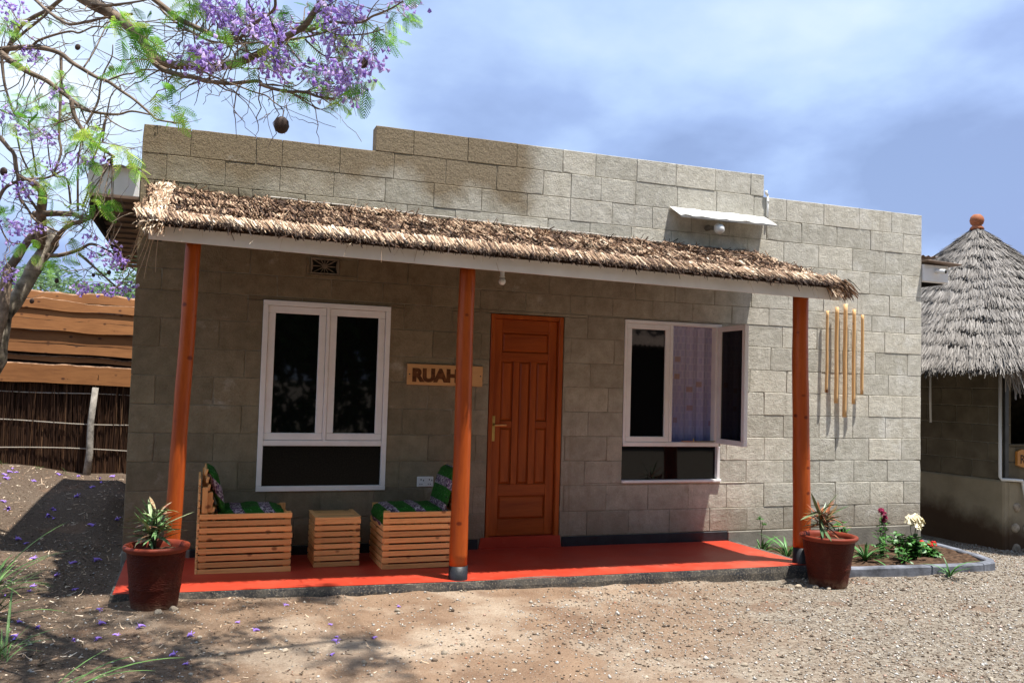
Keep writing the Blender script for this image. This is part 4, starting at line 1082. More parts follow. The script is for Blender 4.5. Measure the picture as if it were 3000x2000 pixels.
def bush(x,y,z,label,seed,h,spread,nst,nl,mat,flower=None,cat='plant',name='flowering_plant',fl=(.03,7),group=None,ln=.045,wd=.03):
    p=empty(name,(x,y,z),label,cat,group); r=random.Random(seed)
    lm=[leaf_mesh('leaf',ln*a,wd*a,.5,mat,4) for a in (.8,1,1.25)]; tops=[]
    for s in range(nst):
        a=r.uniform(0,6.28); d=spread*r.uniform(.1,1); top=Vector((x+d*math.cos(a),y+d*math.sin(a)*.8,z+h*r.uniform(.6,1))); tops.append(top)
        m=MB(); m.tube([(x,y,z-.02),((x+top.x)/2+r.uniform(-.01,.01),(y+top.y)/2,z+h*.4),top],[.005,.004,.002],5); m.build('stem',M['stem'],p,smooth=True)
        for i in range(nl//nst):
            t=r.uniform(.15,1.02); q=Vector((x,y,z)).lerp(top,t)+Vector((r.gauss(0,.018),r.gauss(0,.018),r.gauss(0,.012)))
            o=link('leaf',r.choice(lm),p,q); orient(o,r.uniform(0,6.28),r.uniform(-.3,.8),r.uniform(-.6,.6))
    if flower:
        fm,spots,fr=flower
        for (fx_,fy_,fz_) in spots:
            q=Vector((x+fx_,y+fy_,z+fz_)); m=MB()
            for k in range(14):
                d=Vector((r.gauss(0,1),r.gauss(0,1),abs(r.gauss(.3,.8)))).normalized(); u=d.orthogonal().normalized(); v=d.cross(u); c=q+d*fr*.35
                m.add([c-u*fr*.5,c+v*fr*.45+d*fr*.3,c+u*fr*.5+d*fr*.5,c-v*fr*.45+d*fr*.25],[(0,1,2,3)])
            m.build('flower',fm,p,smooth=True,fix=False)
            m=MB(); m.tube([(x,y,z+.05),q],.003,5); m.build('flower_stalk',M['stem'],p)
bush(6.86,-.62,.045,'tall thin plant topped by a crimson flower head',11,.36,.07,4,80,M['leafg'],(M['crimson'],[(.0,.0,.40),(.02,0,.36),(-.03,0,.43),(.01,.01,.33)],.04),name='snapdragon')
bush(6.62,-.35,.05,'small leafy green plant against the wall base',12,.30,.10,5,80,M['leafg'],ln=.06,wd=.026)
bush(7.06,-.80,.04,'low rosebush with three cream blossoms beside the kerb',13,.22,.19,16,420,M['leafg'],(M['cream'],[(-.05,0,.36),(.03,0,.37),(.0,-.02,.31),(.06,.0,.345)],.075),name='rosebush',ln=.05,wd=.035)
bush(6.90,-.86,.04,'red-budded small plant left of the cream rose',14,.18,.09,6,60,M['leafg'],(M['crimson'],[(.03,.1,.13),(.06,.08,.12)],.03))
bush(7.42,-.66,.03,'low spreading bright green plant in the bed corner',15,.07,.17,14,220,M['leafg'],ln=.045,wd=.026)
bush(7.68,-.35,.02,'tiny plant with bright red flowers at the far end of the bed',16,.07,.11,8,70,M['leafg'],(M['redflower'],[(-.08,0,.055),(-.03,.04,.06),(.03,-.02,.055),(.09,0,.05)],.045))
bush(6.80,-.95,.045,'pale seedling close to the front kerb of the bed',17,.12,.07,5,44,M['leafg'],ln=.05,wd=.018)

strappy(6.15,-.45,.05,22,'green strappy clump hidden partly behind the right flower pot',6,1.3)
bush(7.25,-.40,.04,'leafy green plant at the wall end of the bed, behind the cream rose',21,.20,.12,8,130,M['leafg'],ln=.05,wd=.028)
bush(6.74,-.72,.045,'pale green upright seedling between the strappy clump and the crimson flower',22,.26,.07,5,70,M['leafg'],ln=.055,wd=.02)

# ------------------------------------------------------------------ neighbouring hut
HC=Vector((11.09,2.13,0)); ANG=math.atan2(-.768,-.64)     # direction of the near corner
HR=2.12
hut=empty('thatched_hut',(HC.x,HC.y,-.25),'grey concrete block hut under a weathered conical grass thatch roof','hut')
def hc(k,r=HR): a=ANG+k*math.pi/2; return Vector((HC.x+r*math.cos(a),HC.y+r*math.sin(a),0))
A0=hc(0); BL=hc(-1); BR=hc(1)
def wall_frame(P,Q):
    t=(Q-P); Ln=t.length; t.normalize(); n=Vector((t.y,-t.x,0)); 
    if (n.dot(P-HC))<0: n=-n
    return t,n,Ln
def wbox(m,P,t,n,a,b,z0,z1,o0,o1,rough=0,bev=.006):
    rot=Matrix((( t.x,n.x,0),(t.y,n.y,0),(0,0,1)))
    mm=MB(); mm.bevbox(a,b,o0,o1,z0,z1,bev); m.add([P+rot@Vector(v) for v in mm.v],mm.f)
rr=random.Random(21)
hw=MB()
walls=[]
for (P,Q,op) in ((A0,BL,False),(A0,BR,True)):
    t,n,Ln=wall_frame(P,Q); walls.append((P,t,n,Ln,op))
    if not op: wbox(hw,P,t,n,.01,Ln-.01,.45,2.3,-.14,-.010)
    else:
        wbox(hw,P,t,n,.01,Ln,.45,1.02,-.14,-.010); wbox(hw,P,t,n,1.9,Ln,1.02,2.3,-.14,-.010)
for k in (1,2):
    P,Q=hc(k),hc(k+1); t,n,Ln=wall_frame(P,Q); wbox(hw,P,t,n,0,Ln,-.4,2.3,-.14,-.010)
hwall=hw.build('hut_wall',M['mortar'],hut,origin=(A0.x,A0.y,0))
for P,t,n,Ln,op in walls:
    z=.62; row=0
    zt=1.03 if op else 2.2
    while z<zt-.05:
        z1=min(z+.222,zt); x=0.0 if row%2==0 else 0
        x=-.22*(row%2)+0.0; x0=0
        while x0<min(Ln,3.0):
            x1=x+.44; 
            if x1>x0+.06:
                x1=min(x1,Ln); m=MB(); wbox(m,P,t,n,x0+.004,x1-.004,z+.004,z1-.004,-.13,rr.uniform(-.003,.002),bev=.006); m.build('block',M['huthouse'],hwall); x0=x1
            x+=.44
        z=z1; row+=1
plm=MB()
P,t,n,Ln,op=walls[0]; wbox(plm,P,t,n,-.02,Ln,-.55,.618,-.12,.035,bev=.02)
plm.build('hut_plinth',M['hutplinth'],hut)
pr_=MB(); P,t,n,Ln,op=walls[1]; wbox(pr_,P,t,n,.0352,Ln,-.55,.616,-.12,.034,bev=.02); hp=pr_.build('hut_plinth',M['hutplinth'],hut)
for k in range(14):
    a=.15+(k%5)*.24+rr.uniform(-.04,.04); z=-.18+(k//5)*.24+rr.uniform(-.03,.03)
    c=P+t*a+n*.034+Vector((0,0,z)); m=MB(); bmv=[]
    for i in range(7):
        for j in range(10):
            th=math.pi*i/6; ph=2*math.pi*j/10; rx=.075*(1+.25*mnoise.noise(Vector((k*3,math.cos(ph),math.sin(ph))))); v=t*(rx*math.sin(th)*math.cos(ph))+Vector((0,0,.06*math.sin(th)*math.sin(ph)))+n*(.028*math.cos(th)); bmv.append(c+v)
    fs=[(i*10+j,i*10+(j+1)%10,(i+1)*10+(j+1)%10,(i+1)*10+j) for i in range(6) for j in range(10)]
    m.add(bmv,fs); m.build('stone',M['rock'],hp,smooth=True)
# dark room behind the opening
P,t,n,Ln,op=walls[1]
m=MB(); wbox(m,P,t,n,.16,1.9,1.02,2.3,-1.6,-1.5); wbox(m,P,t,n,.16,1.9,.9,.95,-1.6,-.15); m.build('room_back',M['darkwall'],hut)
m=MB(); wbox(m,P,t,n,.0,.075,.62,2.25,-.02,.012); m.build('corner_post',M['dkmetal'],hut)
m=MB(); wbox(m,P,t,n,.076,1.9,1.031,1.055,-.14,.012); m.build('sill',M['huthouse'],hut)
# pipes on the hut
pp=empty('drain_pipe',(A0.x,A0.y,0),'white plastic pipe down the near corner of the thatched hut','pipe')
Pl,tl,nl,_,_=walls[0]
q0=Pl+tl*.03+nl*.03; m=MB(); m.tube([q0+Vector((0,0,2.05)),q0+Vector((0,0,.66)),q0+Vector((0,0,.63))-tl*.02,P+t*.08+n*.06+Vector((0,0,.63)),P+t*.24+n*.06+Vector((0,0,.62)),P+t*.26+n*.065+Vector((0,0,.55)),P+t*.40+n*.16+Vector((0,0,-.27))],.019,9); m.build('pipe',M['plastic'],pp,smooth=True)
q=Pl+tl*.95+nl*.12; m=MB(); m.tube([q+Vector((0,0,2.0)),q+Vector((0,0,1.6)),q+Vector((.01,0,1.27))],.014,7); m.build('hanging_conduit',M['plastic'],None,smooth=True,label='short white conduit hanging below the hut thatch',cat='pipe')
# sign on the half wall
rs=empty('reception_sign',tuple(P+t*.3+n*.03+Vector((0,0,.9))),'orange wooden board lettered RECEPTION on the hut half wall','sign')
az=math.atan2(t.y,t.x)
if True:
    m=MB(); rot=Matrix(((t.x,n.x,0),(t.y,n.y,0),(0,0,1))); a0,b0=.20,1.26; vs=[];N_=26
    top=[];bot=[]
    for i in range(N_+1):
        u=lerp(a0,b0,i/N_); e=.010*math.sin(i*.9); en=(1-min(1,min(i,N_-i)/2.))*.02
        top.append((u,.985+e-en)); bot.append((u,.775+.008*math.sin(i*.7+1)+en))
    for yy in (.0,.03):
        for (u,z) in bot+top[::-1]: vs.append(P+rot@Vector((u,.003+yy,z)))
    k=2*(N_+1); fs=[tuple(range(k)),tuple(reversed(range(k,2*k)))]+[(i,k+i,k+(i+1)%k,(i+1)%k) for i in range(k)]
    m.add(vs,fs); m.build('board',M['signorange'],rs)
    l0=P+rot@Vector((a0+.045,.0345,.825)); text_obj('RECEPTION',.150,M['ink'],'lettering',rs,tuple(l0),az,.002,.0008,xs=.98)
# roof
def hut_roof():
    ze,za=1.99,4.07; Re=2.78
    def shape(a):                        # rounded square radius factor, corner at ANG
        b=a-ANG; c,s=abs(math.cos(b)),abs(math.sin(b)); p=1.35; return (c**p+s**p)**(-1/p)
    n=120; m=MB(); vs=[];fs=[]; rings=14
    for j in range(rings+1):
        t=j/rings; 
        for i in range(n):
            a=2*math.pi*i/n; r=Re*shape(a)*t**1.02; z=za-(za-ze)*(t**.95)-.03
            vs.append((HC.x+r*math.cos(a),HC.y+r*math.sin(a),z))
    for j in range(rings):
        for i in range(n): fs.append((j*n+i,(j+1)*n+i,(j+1)*n+(i+1)%n,j*n+(i+1)%n))
    o_=len(vs)
    for i in range(n):
        a=2*math.pi*i/n; r=(Re-.1)*shape(a); vs.append((HC.x+r*math.cos(a),HC.y+r*math.sin(a),ze-.10))
    for i in range(n): fs.append((rings*n+i,o_+i,o_+(i+1)%n,rings*n+(i+1)%n))
    m.add(vs,fs); rf=m.build('hut_roof',M['hutbase'],hut,origin=(HC.x,HC.y,ze),smooth=True,fix=False)
    Vs=[];Fs=[];Ts=[];off=0
    courses=12
    for c in range(courses+1):
        t0=(c+1)/(courses+.6)
        for layer in range(3):
            per=2*math.pi*Re*t0*1.0
            k=int(per/.0044)+60
            a=RNG.uniform(0,2*math.pi,k)
            # keep the far side lighter
            vis=np.cos(a-math.atan2(-.75,-.66))>-.45
            keepm=vis|(RNG.random(k)<.3); a=a[keepm]; k=len(a)
            sh=np.array([shape(x) for x in a]); t=t0+.016*np.sin(a*9+c)+.008*np.sin(a*31+c*2)+RNG.normal(0,.006,k)
            if c==courses: t=np.minimum(t,1.03)+RNG.normal(0,.012,k)
            r=Re*sh*t; z=za-(za-ze)*(t**.95)+.02+.028*layer
            P=np.stack([HC.x+r*np.cos(a),HC.y+r*np.sin(a),z],1)
            rad_=np.stack([np.cos(a),np.sin(a),np.zeros(k)],1); sl=(za-ze)/(Re*sh)
            Dr=rad_+np.stack([RNG.normal(0,.10,k),RNG.normal(0,.10,k),-sl*.80+RNG.normal(0,.06,k)],1); Dr/=np.linalg.norm(Dr,axis=1,keepdims=True)
            Ln=RNG.uniform(.16,.30,k); P=P-Dr*(Ln*.6)[:,None]
            tan=np.stack([-np.sin(a),np.cos(a),RNG.normal(0,.3,k)],1)
            V,F,T=strands(P,Dr,tan,Ln,RNG.uniform(.007,.015,k),np.clip(RNG.beta(2.2,2,k)*.95-(.45 if layer==0 else .12 if layer==1 else -.08),0,1),np.full(k,.04),RNG.normal(0,.05,(k,3)),2)
            Vs.append(V);Fs.append(F+off);Ts.append(T);off+=len(V)
    # ragged pale piece hanging at the near corner
    for (du,zz,cnt,wd_) in ((0,.0,60,.03),(.25,.05,30,.02)):
        base=hc(0,2.74)+Vector((du,-du*.4,0)); k=cnt
        P=np.stack([base.x+RNG.normal(0,.06,k),base.y+RNG.normal(0,.06,k),np.full(k,1.98)+RNG.normal(0,.03,k)],1)
        Dr=np.stack([RNG.normal(.15,.15,k),RNG.normal(-.05,.12,k),-np.ones(k)],1); Dr/=np.linalg.norm(Dr,axis=1,keepdims=True)
        V,F,T=strands(P,Dr,RNG.normal(0,1,(k,3)),RNG.uniform(.12,.36,k),RNG.uniform(.012,wd_,k),RNG.uniform(.5,1,k),np.full(k,.0),RNG.normal(0,.08,(k,3)),2)
        Vs.append(V);Fs.append(F+off);Ts.append(T);off+=len(V)
    V=np.concatenate(Vs);F=np.concatenate(Fs);T=np.concatenate(Ts)
    # trim strands that would enter the guest house
    o=link('thatch',np_mesh('thatch',V-np.array([HC.x,HC.y,ze]),F,M['grass_thatch'],T),rf,(HC.x,HC.y,ze)); tag(o,kind='stuff')
    m=MB(); m.lathe([(.0,.19),(.05,.185),(.085,.15),(.098,.10),(.085,.05),(.06,.025),(.085,.0),(.10,-.03),(.05,-.05)],(HC.x,HC.y,za+.02),28); m.build('clay_finial',M['redclay'],hut,smooth=True)
hut_roof()
# security camera on the right gable board
cc=empty('security_camera',(8.13,-.03,3.0),'small white security camera under the right roof overhang','camera')
m=MB(); m.tube([(8.13,-.012,2.985),(8.13,-.045,2.985)],.022,12); m.build('mount',M['plastic'],cc)
m=MB(); m.tube([(8.125,-.035,2.99),(8.155,-.12,2.975)],[.026,.028],14); m.build('camera_body',M['plastic'],cc)
m=MB(); m.tube([(8.1548,-.1195,2.975),(8.158,-.128,2.973)],[.019,.018],14); m.build('lens',M['glass'],cc)

# ------------------------------------------------------------------ fence at the back left
FY=4.5
fence=empty('plank_and_reed_fence',(-1.3,FY,.3),'fence of rough bark-edged planks above dark bundled reeds','fence')
zt=[2.575,2.475,2.365,2.24,2.11,1.95,1.79,1.69,1.47]
rr=random.Random(8)
for k in range(8):
    m=MB(); n=64; a0=rr.uniform(0,20); x0,x1=-4.2,1.2; yo=rr.uniform(-.012,.012)-(.018 if k%2 else 0)
    zu,zl=zt[k],zt[k+1]; gap=(.03 if k in (5,6) else -.012); vs=[]
    for i in range(n+1):
        x=lerp(x0,x1,i/n); sl=-.028*(x+.9)
        eu=.038*mnoise.noise(Vector((x*1.6+a0,k,0)))+.020*mnoise.noise(Vector((x*6+a0,k,5)))
        el=.022*mnoise.noise(Vector((x*2+a0,k,9)))
        th=.025
        tilt=.02
        vs+=[(x,FY+yo-th,zl+gap+sl+el),(x,FY+yo-th+tilt,zu+sl+eu-.014),(x,FY+yo+tilt-.004,zu+sl+eu+.004),(x,FY+yo+tilt+.006,zu+sl+eu),(x,FY+yo,zl+gap+sl+el)]
    fs=[]
    for i in range(n):
        for j in range(5): fs.append((5*i+j,5*i+5+j,5*i+5+(j+1)%5,5*i+(j+1)%5))
    fs+=[(0,1,2,3,4),tuple(reversed(range(5*n,5*n+5)))]
    m.add(vs,fs); me=m.mesh('plank',M['board'],(-1.3,FY,zl)); me.materials.append(M['boardedge'])
    for p_ in me.polygons:
        if p_.normal.z>.45: p_.material_index=1
    link('plank',me,fence,(-1.3,FY,zl))
# reeds
n=5200; x=RNG.uniform(-4.2,1.2,n); gzv=np.array([gz(a,FY,False) for a in x])
P=np.stack([x,FY+.05+RNG.uniform(-.03,.03,n),gzv-.03],1); Dr=np.stack([RNG.normal(0,.035,n),RNG.normal(0,.02,n),np.ones(n)],1)
V,F,T=strands(P,Dr,np.stack([np.ones(n),RNG.normal(0,.5,n),np.zeros(n)],1),1.62-gzv+RNG.uniform(-.25,.0,n),RNG.uniform(.006,.014,n),RNG.beta(1.3,2.6,n),np.zeros(n),RNG.normal(0,.02,(n,3)),2)
o=link('reed_bundle',np_mesh('reed_bundle',V-np.array([-1.3,FY,.3]),F,M['reed'],T),fence,(-1.3,FY,.3)); tag(o,kind='stuff')
m=MB(); m.box(-4.2,1.2,FY+.09,FY+.10,.1,2.35); m.build('reed_backing',M['reed'],fence)
for zz in (1.34,.98,.66):
    m=MB(); m.tube([(xx,FY-.0-.012*math.sin(xx*5),zz+.012*math.sin(xx*3+zz*7)-.03*(xx+.9)) for xx in np.linspace(-4.2,1.2,50)],.006,5); m.build('binding_wire',M['wire'],fence)
m=MB(); m.tube([(-.735,FY-.13,gz(-.73,4.4)-.05),(-.712,FY-.13,.62),(-.72,FY-.10,1.0),(-.69,FY-.06,1.42)],[.046,.040,.038,.036],12); m.build('fence_pole',M['greypole'],fence,smooth=True)
for xx in (-3.6,-2.2,.5):
    m=MB(); m.tube([(xx,FY+.16,0),(xx,FY+.16,2.5)],.05,8); m.build('fence_pole',M['greypole'],fence,smooth=True)
# jacaranda skeleton, metres
TRUNKS=[(0.075, 0.058, [(-1.05, 0.7, 1.338), (-1.057, 0.725, 1.685), (-1.034, 0.75, 2.051), (-0.972, 0.775, 2.174), (-0.921, 0.8, 2.31), (-0.868, 0.825, 2.436), (-0.793, 0.85, 2.566), (-0.727, 0.875, 2.696), (-0.768, 0.9, 2.794)]), (0.055, 0.028, [(-1.047, 0.5, 1.456), (-1.053, 0.543, 1.796), (-1.023, 0.586, 2.029), (-1.012, 0.629, 2.264), (-1.009, 0.671, 2.444), (-0.959, 0.714, 2.536), (-0.9, 0.757, 2.665), (-0.849, 0.8, 2.784)])]
BRANCHES=[(0.034, 0.013, [(-0.219, -2.2, 3.686), (-0.139, -2.253, 3.627), (-0.03, -2.305, 3.563), (0.053, -2.358, 3.494), (0.126, -2.411, 3.419), (0.168, -2.463, 3.345), (0.229, -2.516, 3.276), (0.302, -2.568, 3.242), (0.379, -2.621, 3.233), (0.48, -2.674, 3.219), (0.554, -2.726, 3.221), (0.602, -2.779, 3.22), (0.674, -2.832, 3.241), (0.745, -2.884, 3.274), (0.809, -2.937, 3.311), (0.842, -2.989, 3.325), (0.92, -3.042, 3.368), (0.96, -3.095, 3.421), (0.994, -3.147, 3.477), (1.007, -3.2, 3.496)]), (0.016, 0.006, [(0.171, -2.5, 3.322), (0.222, -2.558, 3.233), (0.306, -2.617, 3.182), (0.407, -2.675, 3.157), (0.473, -2.733, 3.126), (0.516, -2.792, 3.109), (0.594, -2.85, 3.094), (0.718, -2.908, 3.106), (0.748, -2.967, 3.067), (0.85, -3.025, 3.035), (0.935, -3.083, 3.026), (0.998, -3.142, 2.993), (1.065, -3.2, 2.974)]), (0.016, 0.007, [(0.182, -2.5, 3.611), (0.263, -2.555, 3.537), (0.323, -2.609, 3.476), (0.421, -2.664, 3.422), (0.498, -2.718, 3.377), (0.548, -2.773, 3.349), (0.611, -2.827, 3.34), (0.626, -2.882, 3.323), (0.664, -2.936, 3.36), (0.702, -2.991, 3.379), (0.775, -3.045, 3.431), (0.774, -3.1, 3.474)]), (0.01, 0.004, [(0.934, -2.9, 3.419), (0.978, -2.957, 3.399), (1.052, -3.014, 3.426), (1.115, -3.071, 3.412), (1.2, -3.129, 3.407), (1.243, -3.186, 3.423), (1.313, -3.243, 3.446), (1.371, -3.3, 3.476)]), (0.005, 0.003, [(1.017, -3.0, 3.392), (1.087, -3.1, 3.335), (1.201, -3.2, 3.319), (1.279, -3.3, 3.319)]), (0.007, 0.003, [(0.849, -2.9, 3.342), (0.937, -3.0, 3.334), (1.017, -3.1, 3.334), (1.082, -3.2, 3.335)]), (0.005, 0.003, [(0.938, -3.0, 3.322), (0.986, -3.067, 3.253), (1.028, -3.133, 3.203), (1.088, -3.2, 3.178)]), (0.005, 0.0025, [(0.456, -2.9, 3.145), (0.473, -2.933, 3.103), (0.54, -2.967, 3.069), (0.602, -3.0, 3.043), (0.699, -3.033, 3.008), (0.755, -3.067, 2.987), (0.785, -3.1, 2.954), (0.83, -3.133, 2.913), (0.831, -3.167, 2.871), (0.823, -3.2, 2.844)]), (0.004, 0.002, [(0.879, -3.0, 3.039), (0.971, -3.067, 2.97), (1.007, -3.133, 2.934), (1.056, -3.2, 2.932)]), (0.006, 0.003, [(0.374, -2.8, 3.352), (0.418, -2.86, 3.314), (0.481, -2.92, 3.272), (0.573, -2.98, 3.251), (0.653, -3.04, 3.242), (0.732, -3.1, 3.244)]), (0.004, 0.002, [(0.599, -2.9, 3.195), (0.609, -3.05, 3.193), (0.648, -3.2, 3.183)]), (0.004, 0.002, [(0.551, -2.9, 3.093), (0.576, -3.05, 3.118), (0.592, -3.2, 3.09)]), (0.004, 0.002, [(0.61, -2.9, 3.169), (0.666, -2.96, 3.143), (0.752, -3.02, 3.138), (0.817, -3.08, 3.095), (0.839, -3.14, 3.052), (0.886, -3.2, 3.013)]), (0.004, 0.002, [(0.746, -2.9, 3.096), (0.825, -3.0, 3.067), (0.89, -3.1, 3.045), (0.931, -3.2, 3.062)]), (0.004, 0.002, [(0.953, -2.9, 3.083), (1.006, -3.05, 3.072), (1.042, -3.2, 3.024)]), (0.004, 0.002, [(0.85, -2.9, 3.336), (0.9, -2.975, 3.238), (0.938, -3.05, 3.173), (0.994, -3.125, 3.134), (1.091, -3.2, 3.102)]), (0.004, 0.002, [(1.259, -2.9, 3.521), (1.265, -3.05, 3.526), (1.27, -3.2, 3.505)]), (0.01, 0.004, [(-0.133, -2.3, 3.603), (-0.05, -2.375, 3.579), (0.031, -2.45, 3.571), (0.135, -2.525, 3.576), (0.189, -2.6, 3.57)]), (0.008, 0.004, [(0.19, -2.3, 3.696), (0.228, -2.35, 3.607), (0.284, -2.4, 3.546), (0.318, -2.45, 3.509), (0.393, -2.5, 3.458), (0.489, -2.55, 3.405), (0.55, -2.6, 3.391)]), (0.006, 0.003, [(-0.163, -1.0, 3.6), (-0.074, -1.086, 3.62), (0.007, -1.171, 3.618), (0.062, -1.257, 3.621), (0.191, -1.343, 3.602), (0.258, -1.429, 3.556), (0.3, -1.514, 3.481), (0.375, -1.6, 3.484)]), (0.004, 0.002, [(0.172, -2.3, 3.411), (0.263, -2.4, 3.429), (0.312, -2.5, 3.439), (0.328, -2.6, 3.453)]), (0.024, 0.006, [(-1.022, -0.2, 3.954), (-0.921, -0.254, 3.966), (-0.76, -0.308, 3.983), (-0.658, -0.362, 3.969), (-0.549, -0.415, 3.929), (-0.472, -0.469, 3.862), (-0.376, -0.523, 3.798), (-0.287, -0.577, 3.741), (-0.207, -0.631, 3.705), (-0.105, -0.685, 3.629), (-0.018, -0.738, 3.565), (0.097, -0.792, 3.462), (0.155, -0.846, 3.41), (0.306, -0.9, 3.389)]), (0.026, 0.006, [(-1.023, -0.2, 3.969), (-0.974, -0.245, 3.938), (-0.896, -0.291, 3.865), (-0.766, -0.336, 3.787), (-0.644, -0.382, 3.729), (-0.554, -0.427, 3.66), (-0.458, -0.473, 3.584), (-0.362, -0.518, 3.509), (-0.223, -0.564, 3.485), (-0.124, -0.609, 3.481), (-0.034, -0.655, 3.502), (0.092, -0.7, 3.48)]), (0.017, 0.01, [(-0.454, -0.5, 3.577), (-0.426, -0.52, 3.462), (-0.373, -0.54, 3.367), (-0.301, -0.56, 3.289), (-0.249, -0.58, 3.231), (-0.139, -0.6, 3.168)]), (0.011, 0.004, [(-0.762, -0.3, 3.986), (-0.709, -0.35, 4.026), (-0.591, -0.4, 4.072), (-0.486, -0.45, 4.094), (-0.425, -0.5, 4.074), (-0.328, -0.55, 4.116), (-0.242, -0.6, 4.108), (-0.163, -0.65, 4.094), (-0.07, -0.7, 4.046)]), (0.012, 0.007, [(-0.685, -0.8, 4.177), (-0.63, -1.0, 4.075), (-0.522, -1.2, 3.938), (-0.412, -1.4, 3.818), (-0.325, -1.6, 3.729), (-0.19, -1.8, 3.696), (-0.061, -2.0, 3.667), (0.062, -2.2, 3.621)]), (0.02, 0.014, [(-1.003, 0.1, 4.048), (-0.963, 0.02, 4.089), (-0.887, -0.06, 4.214), (-0.788, -0.14, 4.27), (-0.676, -0.22, 4.32), (-0.56, -0.3, 4.409)]), (0.012, 0.008, [(-0.972, 0.1, 4.125), (-0.856, 0.0, 4.21), (-0.747, -0.1, 4.277), (-0.653, -0.2, 4.34), (-0.574, -0.3, 4.399)]), (0.007, 0.004, [(-0.386, -0.5, 3.819), (-0.327, -0.433, 3.981), (-0.274, -0.367, 4.176), (-0.249, -0.3, 4.276)]), (0.011, 0.004, [(-0.444, 0.3, 3.619), (-0.368, 0.28, 3.8), (-0.351, 0.26, 3.947), (-0.324, 0.24, 4.054), (-0.275, 0.22, 4.172), (-0.27, 0.2, 4.267)]), (0.008, 0.004, [(-0.318, 0.3, 3.484), (-0.306, 0.275, 3.605), (-0.287, 0.25, 3.743), (-0.261, 0.225, 3.865), (-0.187, 0.2, 3.952)]), (0.006, 0.003, [(-0.229, -0.5, 3.494), (-0.159, -0.567, 3.425), (-0.036, -0.633, 3.362), (0.043, -0.7, 3.362)]), (0.004, 0.002, [(-0.242, -0.6, 3.263), (-0.119, -0.7, 3.231), (-0.01, -0.8, 3.197), (0.062, -0.9, 3.195)]), (0.006, 0.003, [(-0.385, -0.5, 3.511), (-0.343, -0.533, 3.417), (-0.304, -0.567, 3.376), (-0.169, -0.6, 3.422)]), (0.013, 0.009, [(-0.685, 0.5, 4.223), (-0.671, 0.48, 3.996), (-0.664, 0.46, 3.736), (-0.658, 0.44, 3.529), (-0.634, 0.42, 3.392), (-0.675, 0.4, 3.211)]), (0.014, 0.007, [(-1.139, 0.6, 4.204), (-1.105, 0.6, 3.971), (-1.07, 0.6, 3.849), (-1.01, 0.6, 3.688)]), (0.006, 0.003, [(-1.13, 0.6, 3.883), (-1.063, 0.55, 3.894), (-0.983, 0.5, 3.94), (-0.941, 0.45, 3.997), (-0.788, 0.4, 4.172)]), (0.006, 0.003, [(-1.102, 0.5, 3.705), (-0.966, 0.48, 3.66), (-0.801, 0.46, 3.667), (-0.679, 0.44, 3.652), (-0.57, 0.42, 3.61), (-0.542, 0.4, 3.55)]), (0.006, 0.003, [(-1.01, 0.4, 3.664), (-0.887, 0.375, 3.599), (-0.778, 0.35, 3.523), (-0.675, 0.325, 3.43), (-0.616, 0.3, 3.355)]), (0.02, 0.012, [(-1.152, 0.6, 3.518), (-1.107, 0.583, 3.496), (-1.039, 0.567, 3.418), (-0.993, 0.55, 3.361), (-0.962, 0.533, 3.209), (-0.854, 0.517, 3.147), (-0.765, 0.5, 3.082)]), (0.014, 0.008, [(-0.997, 0.6, 3.372), (-0.964, 0.58, 3.195), (-0.953, 0.56, 3.052), (-0.866, 0.54, 2.916), (-0.797, 0.52, 2.826), (-0.624, 0.5, 2.745)]), (0.05, 0.03, [(-0.821, 0.8, 2.654), (-0.797, 0.74, 2.767), (-0.795, 0.68, 2.925), (-0.781, 0.62, 3.034), (-0.785, 0.56, 3.093), (-0.851, 0.5, 3.144)]), (0.03, 0.013, [(-0.85, 0.7, 2.911), (-0.667, 0.6, 2.917), (-0.528, 0.5, 2.906), (-0.43, 0.4, 2.863), (-0.317, 0.3, 2.914)]), (0.026, 0.013, [(-0.705, 0.8, 2.687), (-0.635, 0.65, 2.767), (-0.544, 0.5, 2.822), (-0.443, 0.35, 2.83), (-0.316, 0.2, 2.873)]), (0.017, 0.008, [(-1.104, 0.6, 2.974), (-1.046, 0.58, 3.093), (-0.933, 0.56, 3.159), (-0.848, 0.54, 3.176), (-0.733, 0.52, 3.196), (-0.588, 0.5, 3.29)]), (0.013, 0.008, [(-0.793, 0.6, 2.911), (-0.907, 0.55, 3.078), (-0.956, 0.5, 3.202)]), (0.022, 0.006, [(-0.754, 0.8, 2.587), (-0.646, 0.72, 2.584), (-0.488, 0.64, 2.634), (-0.385, 0.56, 2.679), (-0.234, 0.48, 2.609), (-0.038, 0.4, 2.471)]), (0.012, 0.006, [(-0.47, 0.5, 2.581), (-0.374, 0.433, 2.498), (-0.257, 0.367, 2.393), (-0.14, 0.3, 2.29)]), (0.01, 0.005, [(-0.497, 0.5, 2.933), (-0.507, 0.467, 3.22), (-0.502, 0.433, 3.414), (-0.467, 0.4, 3.634)]), (0.009, 0.005, [(-0.467, 0.5, 2.971), (-0.417, 0.45, 3.144), (-0.45, 0.4, 3.283)]), (0.009, 0.005, [(-0.411, 0.5, 3.357), (-0.36, 0.45, 3.506), (-0.322, 0.4, 3.7)]), (0.009, 0.005, [(-0.829, 0.6, 3.214), (-0.867, 0.5, 3.481), (-0.879, 0.4, 3.627)]), (0.009, 0.005, [(-0.859, 0.6, 3.199), (-0.933, 0.5, 3.356), (-0.966, 0.4, 3.546)]), (0.009, 0.005, [(-0.566, 0.6, 3.004), (-0.599, 0.533, 3.201), (-0.695, 0.467, 3.223), (-0.742, 0.4, 3.528)]), (0.008, 0.005, [(-0.873, 0.6, 2.645), (-0.988, 0.5, 2.644), (-1.057, 0.4, 2.805)])]
